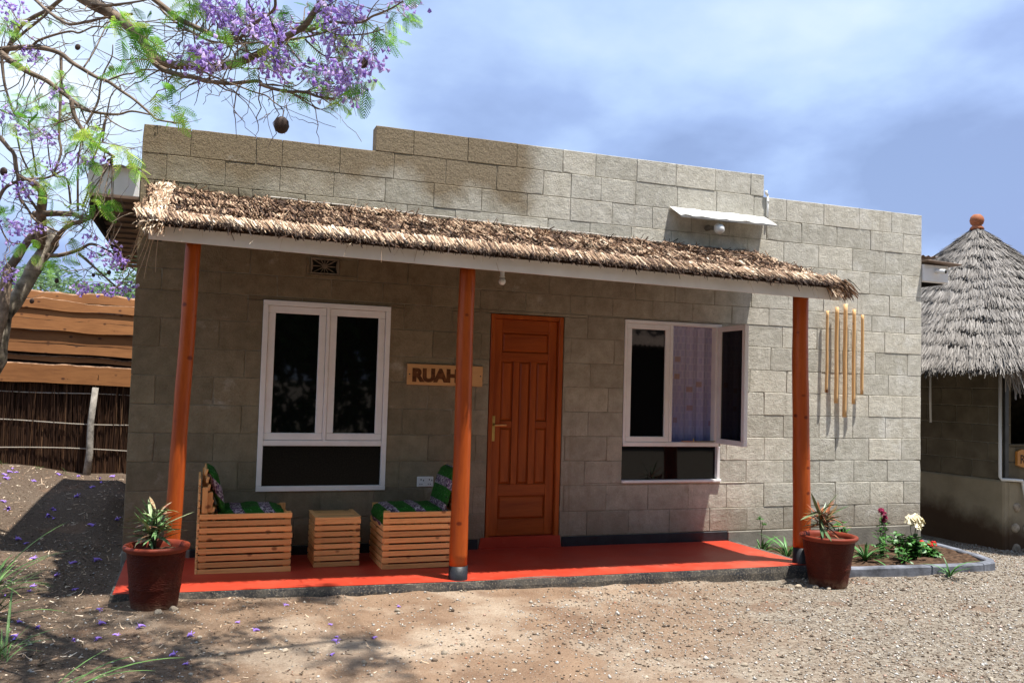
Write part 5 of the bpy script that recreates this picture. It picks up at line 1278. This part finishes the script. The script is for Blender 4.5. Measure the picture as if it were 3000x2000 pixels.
GREEN=[(-0.93, -0.29, 4.16), (-0.89, -0.47, 4.04), (-0.68, -0.09, 4.27), (-0.77, -0.4, 3.83), (-0.59, -0.51, 3.66), (-0.56, -0.08, 3.77), (-0.6, 0.59, 3.89), (-0.88, 0.44, 3.81), (-0.94, 0.39, 3.7), (-0.72, -0.31, 3.58), (-0.6, 0.1, 3.66), (-0.43, -0.24, 3.43), (-0.4, -0.38, 3.34), (-0.21, -0.95, 3.24), (0.08, -3.15, 3.21), (0.08, -2.65, 3.38), (0.16, -2.72, 3.39), (0.19, -2.74, 3.36), (0.13, -2.74, 3.3), (0.21, -3.16, 3.15), (0.13, -3.08, 3.14), (0.24, -2.86, 3.25), (0.34, -2.79, 3.48), (0.35, -2.7, 3.49), (0.11, -2.68, 3.23), (0.14, -3.24, 2.99), (-0.09, 0.19, 4.01), (-0.29, 0.27, 4.02), (0.31, -2.95, 3.02), (0.35, -3.18, 2.92), (0.27, -2.97, 2.92), (0.32, -3.24, 2.81), (0.26, 0.61, 3.84), (0.34, 0.53, 3.82), (0.14, 0.11, 3.69), (-0.96, -0.21, 4.11), (-0.97, 0.58, 4.17), (-0.66, 0.14, 3.91), (-0.61, 0.55, 4.01), (-0.98, 0.5, 3.78), (-0.98, 0.06, 3.7), (-0.74, -0.06, 3.54), (-0.73, 0.18, 3.56), (-0.85, -0.04, 3.4), (-0.59, -0.39, 3.39), (-0.3, -0.85, 3.18), (-1.07, 0.46, 4.47), (-0.55, -0.54, 3.53), (-0.83, -0.54, 3.42), (0.14, -2.86, 3.31), (0.1, -3.1, 3.25), (0.38, -2.93, 3.45), (0.43, -2.97, 3.39), (0.41, -3.06, 3.38), (0.38, -2.6, 3.46), (0.53, -3.16, 3.24), (0.4, -3.01, 3.13), (0.61, -3.16, 3.37), (0.65, -2.86, 3.29), (0.71, -3.11, 3.14), (0.76, -3.05, 3.23), (0.88, -2.78, 3.33), (1.02, -3.08, 3.43), (1.05, -2.91, 3.47), (1.06, -2.67, 3.36), (0.92, -3.23, 3.07), (1.01, -3.26, 3.02), (1.1, -3.14, 3.0), (1.19, -2.76, 3.15), (1.15, -2.87, 3.33), (1.1, -3.13, 3.21), (1.33, -3.07, 3.51), (1.41, -3.18, 3.45), (1.46, -2.98, 3.55), (1.25, -3.27, 3.35), (1.42, -2.81, 3.5), (1.4, -2.67, 3.56), (0.98, -2.63, 3.68), (0.94, -2.79, 3.42), (1.35, -2.63, 3.28), (1.21, -3.29, 3.03), (1.08, -3.1, 2.98), (1.24, -2.62, 3.14), (0.96, -2.76, 3.12), (0.82, -3.01, 3.45), (0.81, -2.64, 3.32), (0.56, -2.87, 3.32), (0.46, -2.73, 3.5), (1.15, -3.09, 3.26), (1.22, -3.17, 3.33), (0.88, -2.99, 3.29), (0.68, -3.2, 3.08), (0.9, -3.03, 3.12), (1.44, -2.63, 3.63), (-0.91, -0.17, 3.44), (-0.77, -0.59, 3.26), (-0.71, -0.54, 3.32), (-0.64, -0.38, 3.02), (-0.71, 0.42, 3.13), (-0.69, -0.13, 3.0), (-0.54, -0.22, 3.03), (-0.54, -0.47, 3.04), (-0.54, 0.68, 3.57), (-0.34, -0.79, 3.27), (-0.22, -0.9, 3.25), (-0.24, -0.97, 3.07), (-0.4, -0.53, 3.37), (-0.05, -0.92, 3.13), (-0.02, -0.66, 3.1), (0.03, -0.93, 3.0), (-0.06, -0.98, 3.14), (-0.23, -0.75, 2.82), (-0.18, -0.88, 2.77), (-0.18, -0.5, 2.82), (-0.44, -0.44, 2.8), (-0.48, 0.09, 2.64), (-0.57, 0.41, 2.87), (-0.92, -0.07, 2.78), (-0.99, 0.68, 2.93), (-0.58, 0.02, 2.74), (-0.59, -0.29, 2.42), (-0.76, -0.07, 2.58), (-0.45, -0.55, 2.38), (-0.73, -0.05, 3.21), (-0.3, -0.88, 3.13), (-0.29, -0.56, 2.94), (-0.71, 0.48, 3.01)]
PURPLE=[(-0.98, 0.05, 4.39), (-0.8, -0.56, 4.19), (-0.88, -0.27, 4.18), (-0.77, -0.28, 3.96), (-0.91, -0.33, 3.49), (-0.83, -0.3, 3.39), (-0.85, 0.53, 3.55), (-0.6, -0.42, 3.32), (-0.56, -0.53, 3.62), (-0.75, 0.61, 3.76), (0.48, -2.9, 3.43), (0.54, -2.61, 3.53), (0.58, -3.02, 3.35), (0.39, -2.67, 3.28), (0.46, -2.84, 3.21), (0.43, -2.75, 3.22), (0.51, -2.78, 3.22), (-1.02, 0.04, 4.41), (-0.85, -0.48, 4.11), (-0.77, -0.33, 3.96), (-0.88, 0.54, 4.22), (-1.1, 0.57, 3.7), (0.46, -2.65, 3.56), (0.5, -3.06, 3.39), (0.54, -2.84, 3.47), (0.5, -2.74, 3.48), (0.58, -2.85, 3.45), (0.52, -2.73, 3.55), (0.59, -2.93, 3.46), (0.62, -2.84, 3.47), (0.64, -2.82, 3.45), (0.66, -3.11, 3.31), (0.72, -2.65, 3.51), (0.7, -2.63, 3.47), (0.72, -3.25, 3.26), (0.78, -2.62, 3.48), (0.72, -2.63, 3.55), (0.74, -2.83, 3.49), (0.78, -3.27, 3.25), (0.84, -2.67, 3.46), (0.79, -3.21, 3.22), (0.86, -2.62, 3.54), (0.7, -2.83, 3.54), (0.99, -3.26, 3.4), (1.03, -3.18, 3.45), (1.11, -2.86, 3.57), (1.15, -2.9, 3.57), (1.18, -2.78, 3.58), (1.15, -2.65, 3.64), (1.16, -3.15, 3.42), (1.01, -3.3, 3.35), (0.99, -2.65, 3.55), (0.73, -3.29, 3.1), (0.81, -2.69, 3.3), (0.8, -3.22, 3.1), (0.88, -2.73, 3.31), (0.87, -2.75, 3.25), (0.91, -2.69, 3.3), (0.8, -2.91, 3.25), (0.79, -2.68, 3.28), (1.05, -3.16, 3.29), (1.13, -2.83, 3.39), (1.13, -3.07, 3.29), (1.12, -2.68, 3.51), (1.23, -2.76, 3.42), (1.19, -2.97, 3.31), (1.01, -2.93, 3.2), (0.97, -3.28, 3.04), (1.01, -3.28, 3.09), (1.08, -2.88, 3.19), (1.09, -2.96, 3.11), (1.16, -2.69, 3.28), (1.16, -2.87, 3.17), (1.14, -3.2, 3.03), (1.17, -3.05, 3.05), (1.25, -2.76, 3.26), (1.22, -2.93, 3.14), (1.18, -3.29, 3.12), (1.31, -2.71, 3.32), (1.2, -2.72, 3.3), (1.24, -3.24, 3.18), (1.31, -2.92, 3.31), (1.12, -3.03, 3.41), (1.55, -2.75, 3.72), (1.41, -3.08, 3.57), (1.01, -3.14, 3.16), (1.12, -2.96, 3.23), (0.43, -2.62, 3.31), (0.47, -3.23, 3.07), (0.48, -3.22, 3.11), (0.41, -2.87, 3.18), (0.39, -2.68, 3.31), (0.5, -2.94, 3.17), (0.66, -3.0, 3.41), (0.61, -2.7, 3.48), (0.79, -2.76, 3.49), (1.11, -3.25, 3.08), (1.1, -2.68, 3.18), (-0.74, -0.35, 2.93), (-0.74, -0.21, 2.92), (-0.92, 0.49, 3.06), (-0.88, -0.05, 2.69), (-0.92, 0.44, 2.78), (-0.74, -0.38, 2.62), (-0.84, 0.54, 2.79), (-0.79, -0.37, 2.59), (-0.82, -0.41, 2.3), (-0.89, 0.04, 2.33), (-0.89, -0.16, 2.27), (-0.74, 0.1, 2.72), (-0.7, 0.58, 3.32), (-0.63, 0.32, 3.26), (-0.41, -0.59, 3.12), (-0.3, -0.84, 3.06), (-0.69, 0.11, 3.45), (-0.21, -0.76, 2.44), (-0.16, -0.64, 2.42), (-0.07, -0.76, 2.39), (0.02, -0.96, 2.19), (-0.36, -0.28, 2.24), (-0.16, -0.58, 2.2), (-0.12, -0.82, 2.48), (-1.03, 0.4, 3.13), (-1.06, 0.68, 2.48), (-0.04, -0.69, 2.42), (-0.21, -0.66, 3.13), (-0.79, 0.19, 3.46), (-0.06, -0.84, 2.2), (-0.27, -0.54, 2.58), (-0.27, -0.77, 2.19)]
PODS=[((0.824, -3.2, 2.813), 0.036), ((1.202, -3.2, 3.174), 0.024), ((-0.282, 0.3, 4.101), 0.022), ((-0.524, 0.2, 4.205), 0.022), ((-1.032, 0.4, 3.185), 0.03), ((-0.748, 0.2, 2.149), 0.018), ((-0.22, 0.3, 2.423), 0.017), ((-0.114, 0.2, 2.451), 0.015), ((-0.597, 0.3, 2.328), 0.018), ((-0.17, -0.6, 3.128), 0.022), ((-0.208, -0.6, 3.15), 0.016), ((-0.334, 0.3, 2.392), 0.014)]
# ------------------------------------------------------------------ jacaranda
tree=empty('jacaranda_tree',(-1.05,.7,.2),'flowering jacaranda with twisting branches, purple blossom and bright ferny leaves','tree')
for r0,r1,pts in TRUNKS:
    pts=[Vector(p) for p in pts]; n=len(pts)
    g0=pts[0]; pts[0]=Vector((g0.x-.16,g0.y,g0.z)); pts=[Vector((g0.x-.42,g0.y,.1))]+pts; n+=1
    # resample for knobbly bark
    P=[];R_=[]
    for i in range(n-1):
        for k in range(5):
            t=(i+k/5)/(n-1); p=pts[i].lerp(pts[i+1],k/5); P.append(p+Vector((mnoise.noise(p*3),mnoise.noise(p*3+Vector((9,0,0))),0))*.025); R_.append(lerp(r0,r1,t)*(1+.22*mnoise.noise(p*7)))
    P.append(pts[-1]);R_.append(r1)
    m=MB(); m.tube(P,R_,14); m.build('trunk',M['barkpale'] if r0>.07 else M['bark'],tree,smooth=True)
NODES=[]
def catmull(pts,k=5):
    out=[];n=len(pts)
    for i in range(n-1):
        p0=pts[max(0,i-1)];p1=pts[i];p2=pts[i+1];p3=pts[min(n-1,i+2)]
        for j in range(k):
            t=j/k; out.append(.5*((2*p1)+(p2-p0)*t+(2*p0-5*p1+4*p2-p3)*t*t+(3*p1-p0-3*p2+p3)*t**3))
    out.append(pts[-1]); return out
rt=random.Random(31)
twigs=MB()
def twig(a,b,r0,r1,sag=.12,n=7):
    a=Vector(a);b=Vector(b); L_=(b-a).length; pts=[];off=Vector((rt.gauss(0,1),rt.gauss(0,1),rt.gauss(0,1)))*L_*sag
    for i in range(n+1):
        t=i/n; p=a.lerp(b,t)+off*math.sin(math.pi*t)*.5+Vector((mnoise.noise(a*5+Vector((t*6,0,0))),mnoise.noise(a*5+Vector((0,t*6,4))),mnoise.noise(a*5+Vector((0,8,t*6)))))*L_*.10*math.sin(math.pi*t); pts.append(p)
    twigs.tube(pts,[lerp(r0,r1,i/n) for i in range(n+1)],5,cap=False); return pts
allb=BRANCHES+[
 (.07,.055,[(-1.05,.7,2.0),(-1.55,.2,2.9),(-1.7,-.6,3.8),(-1.2,-1.4,4.7),(-.6,-1.9,4.85)]),
 (.045,.036,[(-.9,-1.7,4.85),(-.55,-2.0,4.45),(-.36,-2.1,3.98),(-.219,-2.2,3.686)]),
 (.05,.015,[(-.6,-1.9,4.85),(.3,-2.3,4.75),(1.2,-3.4,5.0),(2.2,-4.2,5.05)]),
 (.04,.012,[(.0,-2.2,4.8),(-.1,-3.2,4.9),(.0,-4.4,5.0)]),
 (.03,.010,[(.6,-2.7,4.85),(.8,-3.9,5.05),(.9,-5.0,5.2)]),
 (.03,.010,[(1.2,-3.4,5.0),(1.9,-3.2,4.75),(2.5,-3.1,4.75)])]
for r0,r1,pts in allb:
    P=catmull([Vector(p) for p in pts],5); n=len(P)
    R_=[lerp(r0,r1,(i/(n-1))**.8)*(1+.10*mnoise.noise(P[i]*13)) for i in range(n)]
    m=MB(); m.tube(P,R_,8 if r0>.008 else 6); m.build('branch',M['bark'],tree,smooth=True)
    for i in range(0,n,2): NODES.append((P[i],R_[i]))
    # side twigs
    for i in range(2,n-1):
        if rt.random()<.30 and P[i].z<4.6:
            d=Vector((rt.gauss(0,1),rt.gauss(0,.5),rt.gauss(-.1,.9))).normalized()*rt.uniform(.10,.34)
            q=twig(P[i],P[i]+d,min(R_[i]*.45,.005),.0014)
            if rt.random()<.6: twig(q[4],q[4]+Vector((rt.gauss(0,1),rt.gauss(0,.5),rt.gauss(0,1))).normalized()*rt.uniform(.05,.16),.002,.001)
NP=np.array([tuple(n_[0]) for n_ in NODES])
FV=[];FF=[];FT=[];foff=0
def add_quads(V,F,T,store):
    Vs,Fs,Ts,o=store; Vs.append(V);Fs.append(F+o[0]);Ts.append(T);o[0]+=len(V)
green=([],[],[],[0]); purple=([],[],[],[0])
rg=np.random.default_rng(12)
def frond(base,d,L_,np_=11,tone=None):
    d=np.array(d)/np.linalg.norm(d); up=rg.normal(0,1,3); s=np.cross(d,up); s/=np.linalg.norm(s); droop=rg.uniform(.15,.5)
    n=np_; t=np.linspace(.14,1,n); c=base+d*(L_*t)[:,None]+np.array([0,0,-1.])*(droop*L_*t*t)[:,None]
    ln=L_*.34*np.sin(np.pi*np.clip(t*.85+.12,0,1))**.7
    P=np.concatenate([c,c]); sg=np.concatenate([np.ones(n),-np.ones(n)])[:,None]
    Dr=s*sg+d*.55+np.array([0,0,-.25]); Dr/=np.linalg.norm(Dr,axis=1,keepdims=True)
    Ln=np.concatenate([ln,ln]); W=np.cross(Dr,np.cross(s,d)+rg.normal(0,.25,3))
    tn=(tone if tone is not None else rg.uniform(0,1)); T=np.clip(tn+rg.normal(0,.10,2*n),0,1)
    V,F,TT=strands(P,Dr,W,Ln,np.full(2*n,L_*.045),T,np.full(2*n,.15),rg.normal(0,.03,(2*n,3)),1)
    # diamond shape: base narrow
    add_quads(V,F,TT,green)
    V,F,TT=strands(c[:-1],(c[1:]-c[:-1])/np.linalg.norm(c[1:]-c[:-1],axis=1,keepdims=True),np.tile(s,(n-1,1)),np.linalg.norm(c[1:]-c[:-1],axis=1),np.full(n-1,.0025),np.full(n-1,.3),np.zeros(n-1),None,1)
    add_quads(V,F,TT,green)
def leaf_cluster(c,cnt,size,spread):
    c=np.array(c); tn=rg.uniform(.2,.95)
    main=rg.normal(0,1,3); main[2]=-abs(main[2])*.3
    for _ in range(cnt):
        d=main*.6+rg.normal(0,1,3)*np.array([1,.8,.7]); frond(c+rg.normal(0,spread,3),d,rg.uniform(.6,1.15)*size,tone=np.clip(tn+rg.normal(0,.15),0,1))
def blossom_cluster(c,cnt,spread):
    c=np.array(c); n=cnt; P=c+rg.normal(0,1,(n,3))*np.array([spread,spread*.8,spread*.85])
    d=(P-c)*6+rg.normal(0,.6,(n,3))+np.array([0,0,-.9]); d/=np.linalg.norm(d,axis=1,keepdims=True)
    a=np.cross(d,rg.normal(0,1,(n,3))); a/=np.linalg.norm(a,axis=1,keepdims=True); b=np.cross(d,a)
    ln=rg.uniform(.018,.031,n)[:,None]; r=rg.uniform(.006,.0095,n)[:,None]; tn=np.clip(rg.normal(.5,.22,n),0,1); k=5
    V=[P+ (a*math.cos(0)+b*0)*r*.25]
    rings=[]
    for q,(f,l) in enumerate(((.30,0),(.75,.55),(1.45,1.0))):
        for i in range(k):
            an=2*math.pi*i/k; rings.append(P+d*ln*l+(a*math.cos(an)+b*math.sin(an))*r*f)
    V=np.stack(rings,1).reshape(-1,3); base=(np.arange(n)*3*k)[:,None]; F=[]
    for q in range(2):
        for i in range(k): F.append(base+np.array([[q*k+i,q*k+(i+1)%k,(q+1)*k+(i+1)%k,(q+1)*k+i]]))
    add_quads(V,np.concatenate(F),np.repeat(tn,3*k),purple)
def nearest(c):
    d=np.linalg.norm(NP-np.array(c),axis=1); i=int(np.argmin(d)); return NODES[i],d[i]
for c in GREEN:
    (p,r),d=nearest(c); 
    if d<1.2: twig(p,c,min(r*.5,.005),.0015)
    leaf_cluster(c,rg.integers(3,6),.135 if c[1]>-2 else .11,.024)
for c in PURPLE:
    (p,r),d=nearest(c)
    if d<1.2: twig(p,c,min(r*.5,.0045),.0015)
    for _ in range(5):
        q=Vector(c)+Vector((rt.gauss(0,.05),rt.gauss(0,.05),rt.gauss(0,.05))); twigs.tube([Vector(c),q],[.0015,.0008],4,cap=False)
    blossom_cluster(c,int(rg.integers(9,18)),.036)
# crown above the picture, which dapples the ground below
for k in range(88):
    c=(rg.uniform(-.9,2.6),rg.uniform(-5.2,-1.7),rg.uniform(4.75,5.5))
    (p,r),d=nearest(c); twig(p,c,min(r*.5,.008),.002,.1); leaf_cluster(c,7,.24,.09)
    if k%3==0: blossom_cluster(c,30,.07)
o=link('leaves',np_mesh('leaves',np.concatenate(green[0]),np.concatenate(green[1]),M['leafj'],np.concatenate(green[2])),tree,(0,0,0)); tag(o,kind='stuff')
o=link('blossom',np_mesh('blossom',np.concatenate(purple[0]),np.concatenate(purple[1]),M['flowerj'],np.concatenate(purple[2]),smooth=True),tree,(0,0,0)); tag(o,kind='stuff')
o=twigs.build('twigs',M['bark'],tree,origin=(0,0,3),smooth=True,fix=False); tag(o,kind='stuff')
for i,((x,y,z),r) in enumerate(PODS):
    m=MB(); pr=[]
    for j in range(11):
        th=math.pi*j/10; pr.append((r*math.sin(th)*(1+.05*math.sin(j*3)),-r*1.18*math.cos(th)))
    m.lathe(pr,(0,0,0),16); m.v=[(v[0],v[1]*.55,v[2]) for v in m.v]
    o=link('seed_pod',m.mesh('seed_pod',M['pod'],(0,0,0),True),tree,(x,y,z)); o.rotation_euler=(0,rad(rt.uniform(-15,15)),rad(rt.uniform(-25,25)))
    if i>0:
        (p,rr_),d=nearest((x,y,z))
        m=MB(); m.tube([p,(p+Vector((x,y,z)))/2+Vector((0,0,.01)),Vector((x,y,z+r))],[.002,.0018,.0015],5); m.build('pod_stalk',M['bark'],tree)

# ------------------------------------------------------------------ acacia and bushes beyond the fence
def leafcloud(name,mat,n,blobs,size,seed,flat=.4):
    r=np.random.default_rng(seed); ps=[]; tn=[]
    w_=np.array([b[3]*b[4] for b in blobs]); w_=w_/w_.sum(); idx=r.choice(len(blobs),n,p=w_)
    B=np.array(blobs); c=B[idx]; u=r.normal(0,1,(n,3)); u/=np.linalg.norm(u,axis=1,keepdims=True); rad_=r.uniform(.35,1,n)[:,None]**.6
    P=c[:,:3]+u*rad_*np.stack([c[:,3],c[:,3],c[:,4]],1)
    P+=r.normal(0,.05,(n,3))
    D1=r.normal(0,1,(n,3)); D1[:,2]*=flat; D1/=np.linalg.norm(D1,axis=1,keepdims=True)
    V,F,T=strands(P,D1,r.normal(0,1,(n,3)),r.uniform(.6,1.3,n)*size,size*r.uniform(.35,.7,n),np.clip(r.normal(.5,.22,n),0,1),np.full(n,.1),None,1)
    return np_mesh(name,V,F,mat,T)
ra=random.Random(77)
bl_=[(ra.uniform(-3.2,3.2),ra.uniform(-2,2),3.2+ra.uniform(-.55,.9),ra.uniform(.5,1.2),ra.uniform(.10,.2)) for _ in range(34)]
ame=leafcloud('foliage',M['acacia'],8000,bl_,.10,5,.3)
tm=MB()
tm.tube([(0,0,-1.0),(.1,0,1.0),(.0,.1,2.0)],[.16,.13,.10],8)
for b in bl_[:14]: tm.tube([(0,.1,1.9),(b[0]*.5,b[1]*.5,2.6),(b[0],b[1],b[2])],[.06,.04,.015],5)
tme=tm.mesh('trunk',M['bark'])
for i,(x,y,s,lab) in enumerate(((-3.0,15,1.0,'flat-topped green acacia beyond the plank fence'),(-9.5,17,1.1,'acacia standing left of the one seen above the fence'),(3.5,20,.9,'acacia behind the guest house'))):
    t_=empty('acacia_tree',(x,y,.3),lab,'tree','acacia trees beyond the fence'); t_.scale=(s,s,s)
    a=D.objects.new('foliage',ame); COL.objects.link(a); a.parent=t_; tag(a,kind='stuff'); a=D.objects.new('trunk',tme); COL.objects.link(a); a.parent=t_
# bush tip behind the hut gable
b_=empty('leafy_tree',(12.6,8.0,0),'leafy tree top peeping over between the house and the hut','tree')
bl2=[(ra.uniform(-.8,.8),ra.uniform(-.6,.6),3.55+ra.uniform(-.7,.35),.4,.35) for _ in range(9)]
a=D.objects.new('foliage',leafcloud('foliage',M['darkleaf'],2600,bl2,.10,6,.8)); COL.objects.link(a); a.parent=b_; tag(a,kind='stuff')
m=MB(); m.tube([(0,0,-.4),(0,0,1.5),(.1,0,3.2)],[.15,.12,.04],8); a=D.objects.new('trunk',m.mesh('trunk',M['bark'])); COL.objects.link(a); a.parent=b_

# ------------------------------------------------------------------ across the yard, mirrored in the window glass
bl3=[(ra.uniform(-2.0,2.0),ra.uniform(-1.2,1.2),ra.uniform(.8,6.2),ra.uniform(.9,1.5),ra.uniform(.8,1.3)) for _ in range(20)]
gme=leafcloud('foliage',M['darkleaf'],14000,bl3,.24,9,.8)
m=MB(); m.tube([(0,0,-.3),(.1,0,2.0),(.0,.1,4.5)],[.22,.16,.07],8); gtm=m.mesh('trunk',M['bark'])
for i,x in enumerate((-11,-7.6,-4.2,-1.0,2.0,5.2,8.2,13.5,16.6,20,23.5)):
    t_=empty('yard_tree',(x,-15.2-1.3*(i%2),0),'dense dark tree of the row across the yard, reflected in the windows','tree','trees across the yard'); t_.rotation_euler.z=i*1.3; t_.scale=(1.1,1.1,1.55+.15*(i%3))
    a=D.objects.new('foliage',gme); COL.objects.link(a); a.parent=t_; tag(a,kind='stuff'); a=D.objects.new('trunk',gtm); COL.objects.link(a); a.parent=t_
yh=empty('yard_house',(12,-14,0),'small house with corrugated roof across the yard, reflected in the right window','house')
m=MB(); m.box(9.2,15.0,-17.6,-13.6,-.1,2.7); m.build('wall',M['darkwall'],yh)
corr(8.7,15.5,-13.0,-15.6,2.75,4.2,'roof',M['roofslab'],yh,pitch=.15,amp=.02); corr(8.7,15.5,-15.6,-18.2,4.2,2.75,'roof',M['roofslab'],yh,pitch=.15,amp=.02)

# ------------------------------------------------------------------ gravel, stones, fallen blossom, grass
def gravel():
    r=np.random.default_rng(3); N_=165000
    x=r.uniform(-1.2,11.5,N_); y=r.uniform(-5.2,.9,N_)
    gx=.55*x-.42*y+np.array([1.1*mnoise.noise(Vector((a*.7,b*.7,5))) for a,b in zip(x,y)])
    dens=np.clip((gx-1.9)/1.7,.16,1)
    keep=(r.random(N_)<dens)
    inside=((x>-.0)&(x<5.62)&(y>-1.21))|((x>5.5)&(x<8.13)&(y>-1.24+np.clip((x-7.6)*1.5,0,2)))|((x>-.02)&(x<7.95)&(y>-.05))
    keep&=~inside; x=x[keep];y=y[keep]; n=len(x)
    z=np.array([gz(a,b) for a,b in zip(x,y)])
    s=r.gamma(2.2,.0017,n)+.0020; s=np.minimum(s,.019)
    O=np.array([[1,0,0],[-1,0,0],[0,1,0],[0,-1,0],[0,0,1],[0,0,-1]],float); F0=np.array([[0,2,4],[2,1,4],[1,3,4],[3,0,4],[2,0,5],[1,2,5],[3,1,5],[0,3,5]])
    V=O[None]*(1+r.uniform(-.35,.35,(n,6,1)))*s[:,None,None]; V[:,:,2]*=.65
    V+=r.uniform(-.25,.25,(n,6,3))*s[:,None,None]
    a=r.uniform(0,6.28,n); c,sn=np.cos(a)[:,None],np.sin(a)[:,None]; X=V[:,:,0]*c-V[:,:,1]*sn; Y=V[:,:,0]*sn+V[:,:,1]*c
    V=np.stack([X+x[:,None],Y+y[:,None],V[:,:,2]+(z+s*.25)[:,None]],-1)
    F=F0[None]+(np.arange(n)*6)[:,None,None]
    tn=np.repeat(r.uniform(0,1,n),6)
    o=link('gravel',np_mesh('gravel',V.reshape(-1,3),F.reshape(-1,3),M['gravel'],tn),None,(0,0,0)); tag(o,kind='stuff'); print('gravel',n)
gravel()
def litter():
    r=np.random.default_rng(8); n=10500; x=r.uniform(-2.2,1.9,n); y=r.uniform(-4.6,4.3,n)
    k=~((x>-.03)&(y>-1.2))&(r.random(n)<np.clip(1.25-(x+.6)*.5,.12,1)); x=x[k];y=y[k];n=len(x)
    z=np.array([gz(a,b) for a,b in zip(x,y)])+.003
    Dr=np.stack([r.normal(0,1,n),r.normal(0,1,n),r.normal(0,.12,n)],1); Dr/=np.linalg.norm(Dr,axis=1,keepdims=True)
    W=np.stack([-Dr[:,1],Dr[:,0],r.normal(0,.5,n)],1)
    V,F,T=strands(np.stack([x,y,z],1),Dr,W,r.uniform(.012,.05,n),r.uniform(.002,.009,n),r.uniform(0,1,n),np.full(n,-.1),r.normal(0,.2,(n,3)),2)
    o=link('leaf_litter',np_mesh('leaf_litter',V,F,M['thatch'],T),None,(0,0,0)); tag(o,kind='stuff')
litter()
def stone_mesh(seed):
    m=MB(); r=random.Random(seed); vs=[];
    bm=bmesh.new(); bmesh.ops.create_icosphere(bm,subdivisions=2,radius=1); sx,sy,sz=r.uniform(.8,1.3),r.uniform(.7,1.1),r.uniform(.45,.75)
    for v in bm.verts:
        k=1+.28*mnoise.noise(v.co*1.6+Vector((seed*3,0,0))); v.co=Vector((v.co.x*sx*k,v.co.y*sy*k,v.co.z*sz*k))
    me=D.meshes.new('stone'); bm.to_mesh(me); bm.free(); me.materials.append(M['rock']); return me
SM=[stone_mesh(s) for s in range(6)]
rs_=random.Random(19); k=0
spots=[(1.03,-2.32,.021),(1.17,-2.36,.019),(1.30,-2.55,.016),(2.05,-2.42,.020),(2.28,-2.62,.017),(1.83,-1.62,.024),(2.16,-1.50,.017),(1.9,-2.55,.020),(.42,-1.47,.03),(.33,-1.52,.024),(.56,-1.50,.017),(5.2,-1.47,.035),(5.33,-1.52,.028),(5.42,-1.57,.024),(3.1,-2.9,.021),(3.55,-3.1,.024),(2.8,-2.75,.016)]
while len(spots)<72:
    x=rs_.uniform(-.3,8.5); y=rs_.uniform(-4.0,-1.3); spots.append((x,y,rs_.uniform(.010,.020)))
for x,y,s in spots:
    if -.0<x<5.6 and y>-1.26: continue
    o=link('stone',rs_.choice(SM),None,(x,y,gz(x,y)+s*.25)); o.scale=(s,s,s); o.rotation_euler=(rs_.uniform(-.3,.3),rs_.uniform(-.3,.3),rs_.uniform(0,6.28))
    tag(o,'loose fist-or-smaller stone lying on the bare yard','stone','loose stones on the yard')
def petal_mesh(seed):
    r=random.Random(seed); m=MB(); n=6; vs=[];fs=[]; L_=.034
    pts=[(0,0,.006),(.012,.001,.010),(.022,.0,.008),(.033,.002,.003)]
    m.tube(pts,[.0022,.0045,.007,.0105],7,cap=False)
    for i in range(5):
        a=i*1.257+r.uniform(-.2,.2); c=Vector((.033,.009*math.cos(a),.004+.007*math.sin(a))); d=Vector((.007,.008*math.cos(a),.006*math.sin(a))); m.add([c,c+d+Vector((0,.003,.002)),c+d*1.5,c+d+Vector((0,-.003,.001))],[(0,1,2,3)])
    return m.mesh('fallen_blossom',M['petal'],(0,0,0),True,fix=False)
PM=[petal_mesh(s) for s in range(4)]
rp=random.Random(23); cnt=0
while cnt<72:
    if cnt<34: x=rp.gauss(.35,.7); y=rp.uniform(-3.2,-1.35)
    else: x=rp.uniform(-1.5,-.15); y=rp.uniform(-.9,4.2)
    if x>2.6 or (x>-.05 and y>-1.3): continue
    o=link('fallen_blossom',rp.choice(PM),None,(x,y,gz(x,y)+.003)); s=rp.uniform(.7,1.25)*(1 if y<0 else 1.4); o.scale=(s,s,s); o.rotation_euler=(rp.uniform(-.3,.3),rp.uniform(-.3,.3),rp.uniform(0,6.28)); cnt+=1
    tag(o,'fallen purple jacaranda blossom lying on the earth','blossom','fallen jacaranda blossoms')
GB=[leaf_mesh('blade',l,w,b,M['grassblade'],8,.5) for l,w,b in ((.42,.012,.9),(.34,.010,1.3),(.5,.014,.7),(.28,.008,.5))]
def grass_clump(x,y,n,s,label,seed,azs=None,el=(.6,1.4)):
    z=gz(x,y); p=empty('grass_clump',(x,y,z),label,'grass','grass clumps along the left edge'); r=random.Random(seed)
    for i in range(n):
        o=link('blade',r.choice(GB),p,(x+r.uniform(-.05,.05),y+r.uniform(-.05,.05),z-.01)); az=r.uniform(*azs) if azs else r.uniform(0,6.28)
        orient(o,az,r.uniform(*el)); k=s*r.uniform(.6,1.15); o.scale=(k,k,k)
grass_clump(-.74,-.85,30,1.25,'tall grass clump at the left edge beside the shaded earth',1)
grass_clump(-.62,-1.5,20,1.0,'smaller grass clump at the left edge in front of the shade',2)
grass_clump(-.42,-2.2,22,.9,'grass tuft low at the left edge of the yard',3)
grass_clump(-.10,-2.80,8,1.25,'few broad foreground grass blades reaching in at the bottom left',4,(-.2,.7),(.35,.8))
for i,(x,y) in enumerate(((-1.62,4.1),(-1.25,4.25),(-.95,4.2))): grass_clump(x,y,8,.35,('dry grass tuft at the foot of the reeds, leftmost','dry grass tuft at the foot of the reeds, middle','dry grass tuft at the foot of the reeds next to the grey pole')[i],30+i)
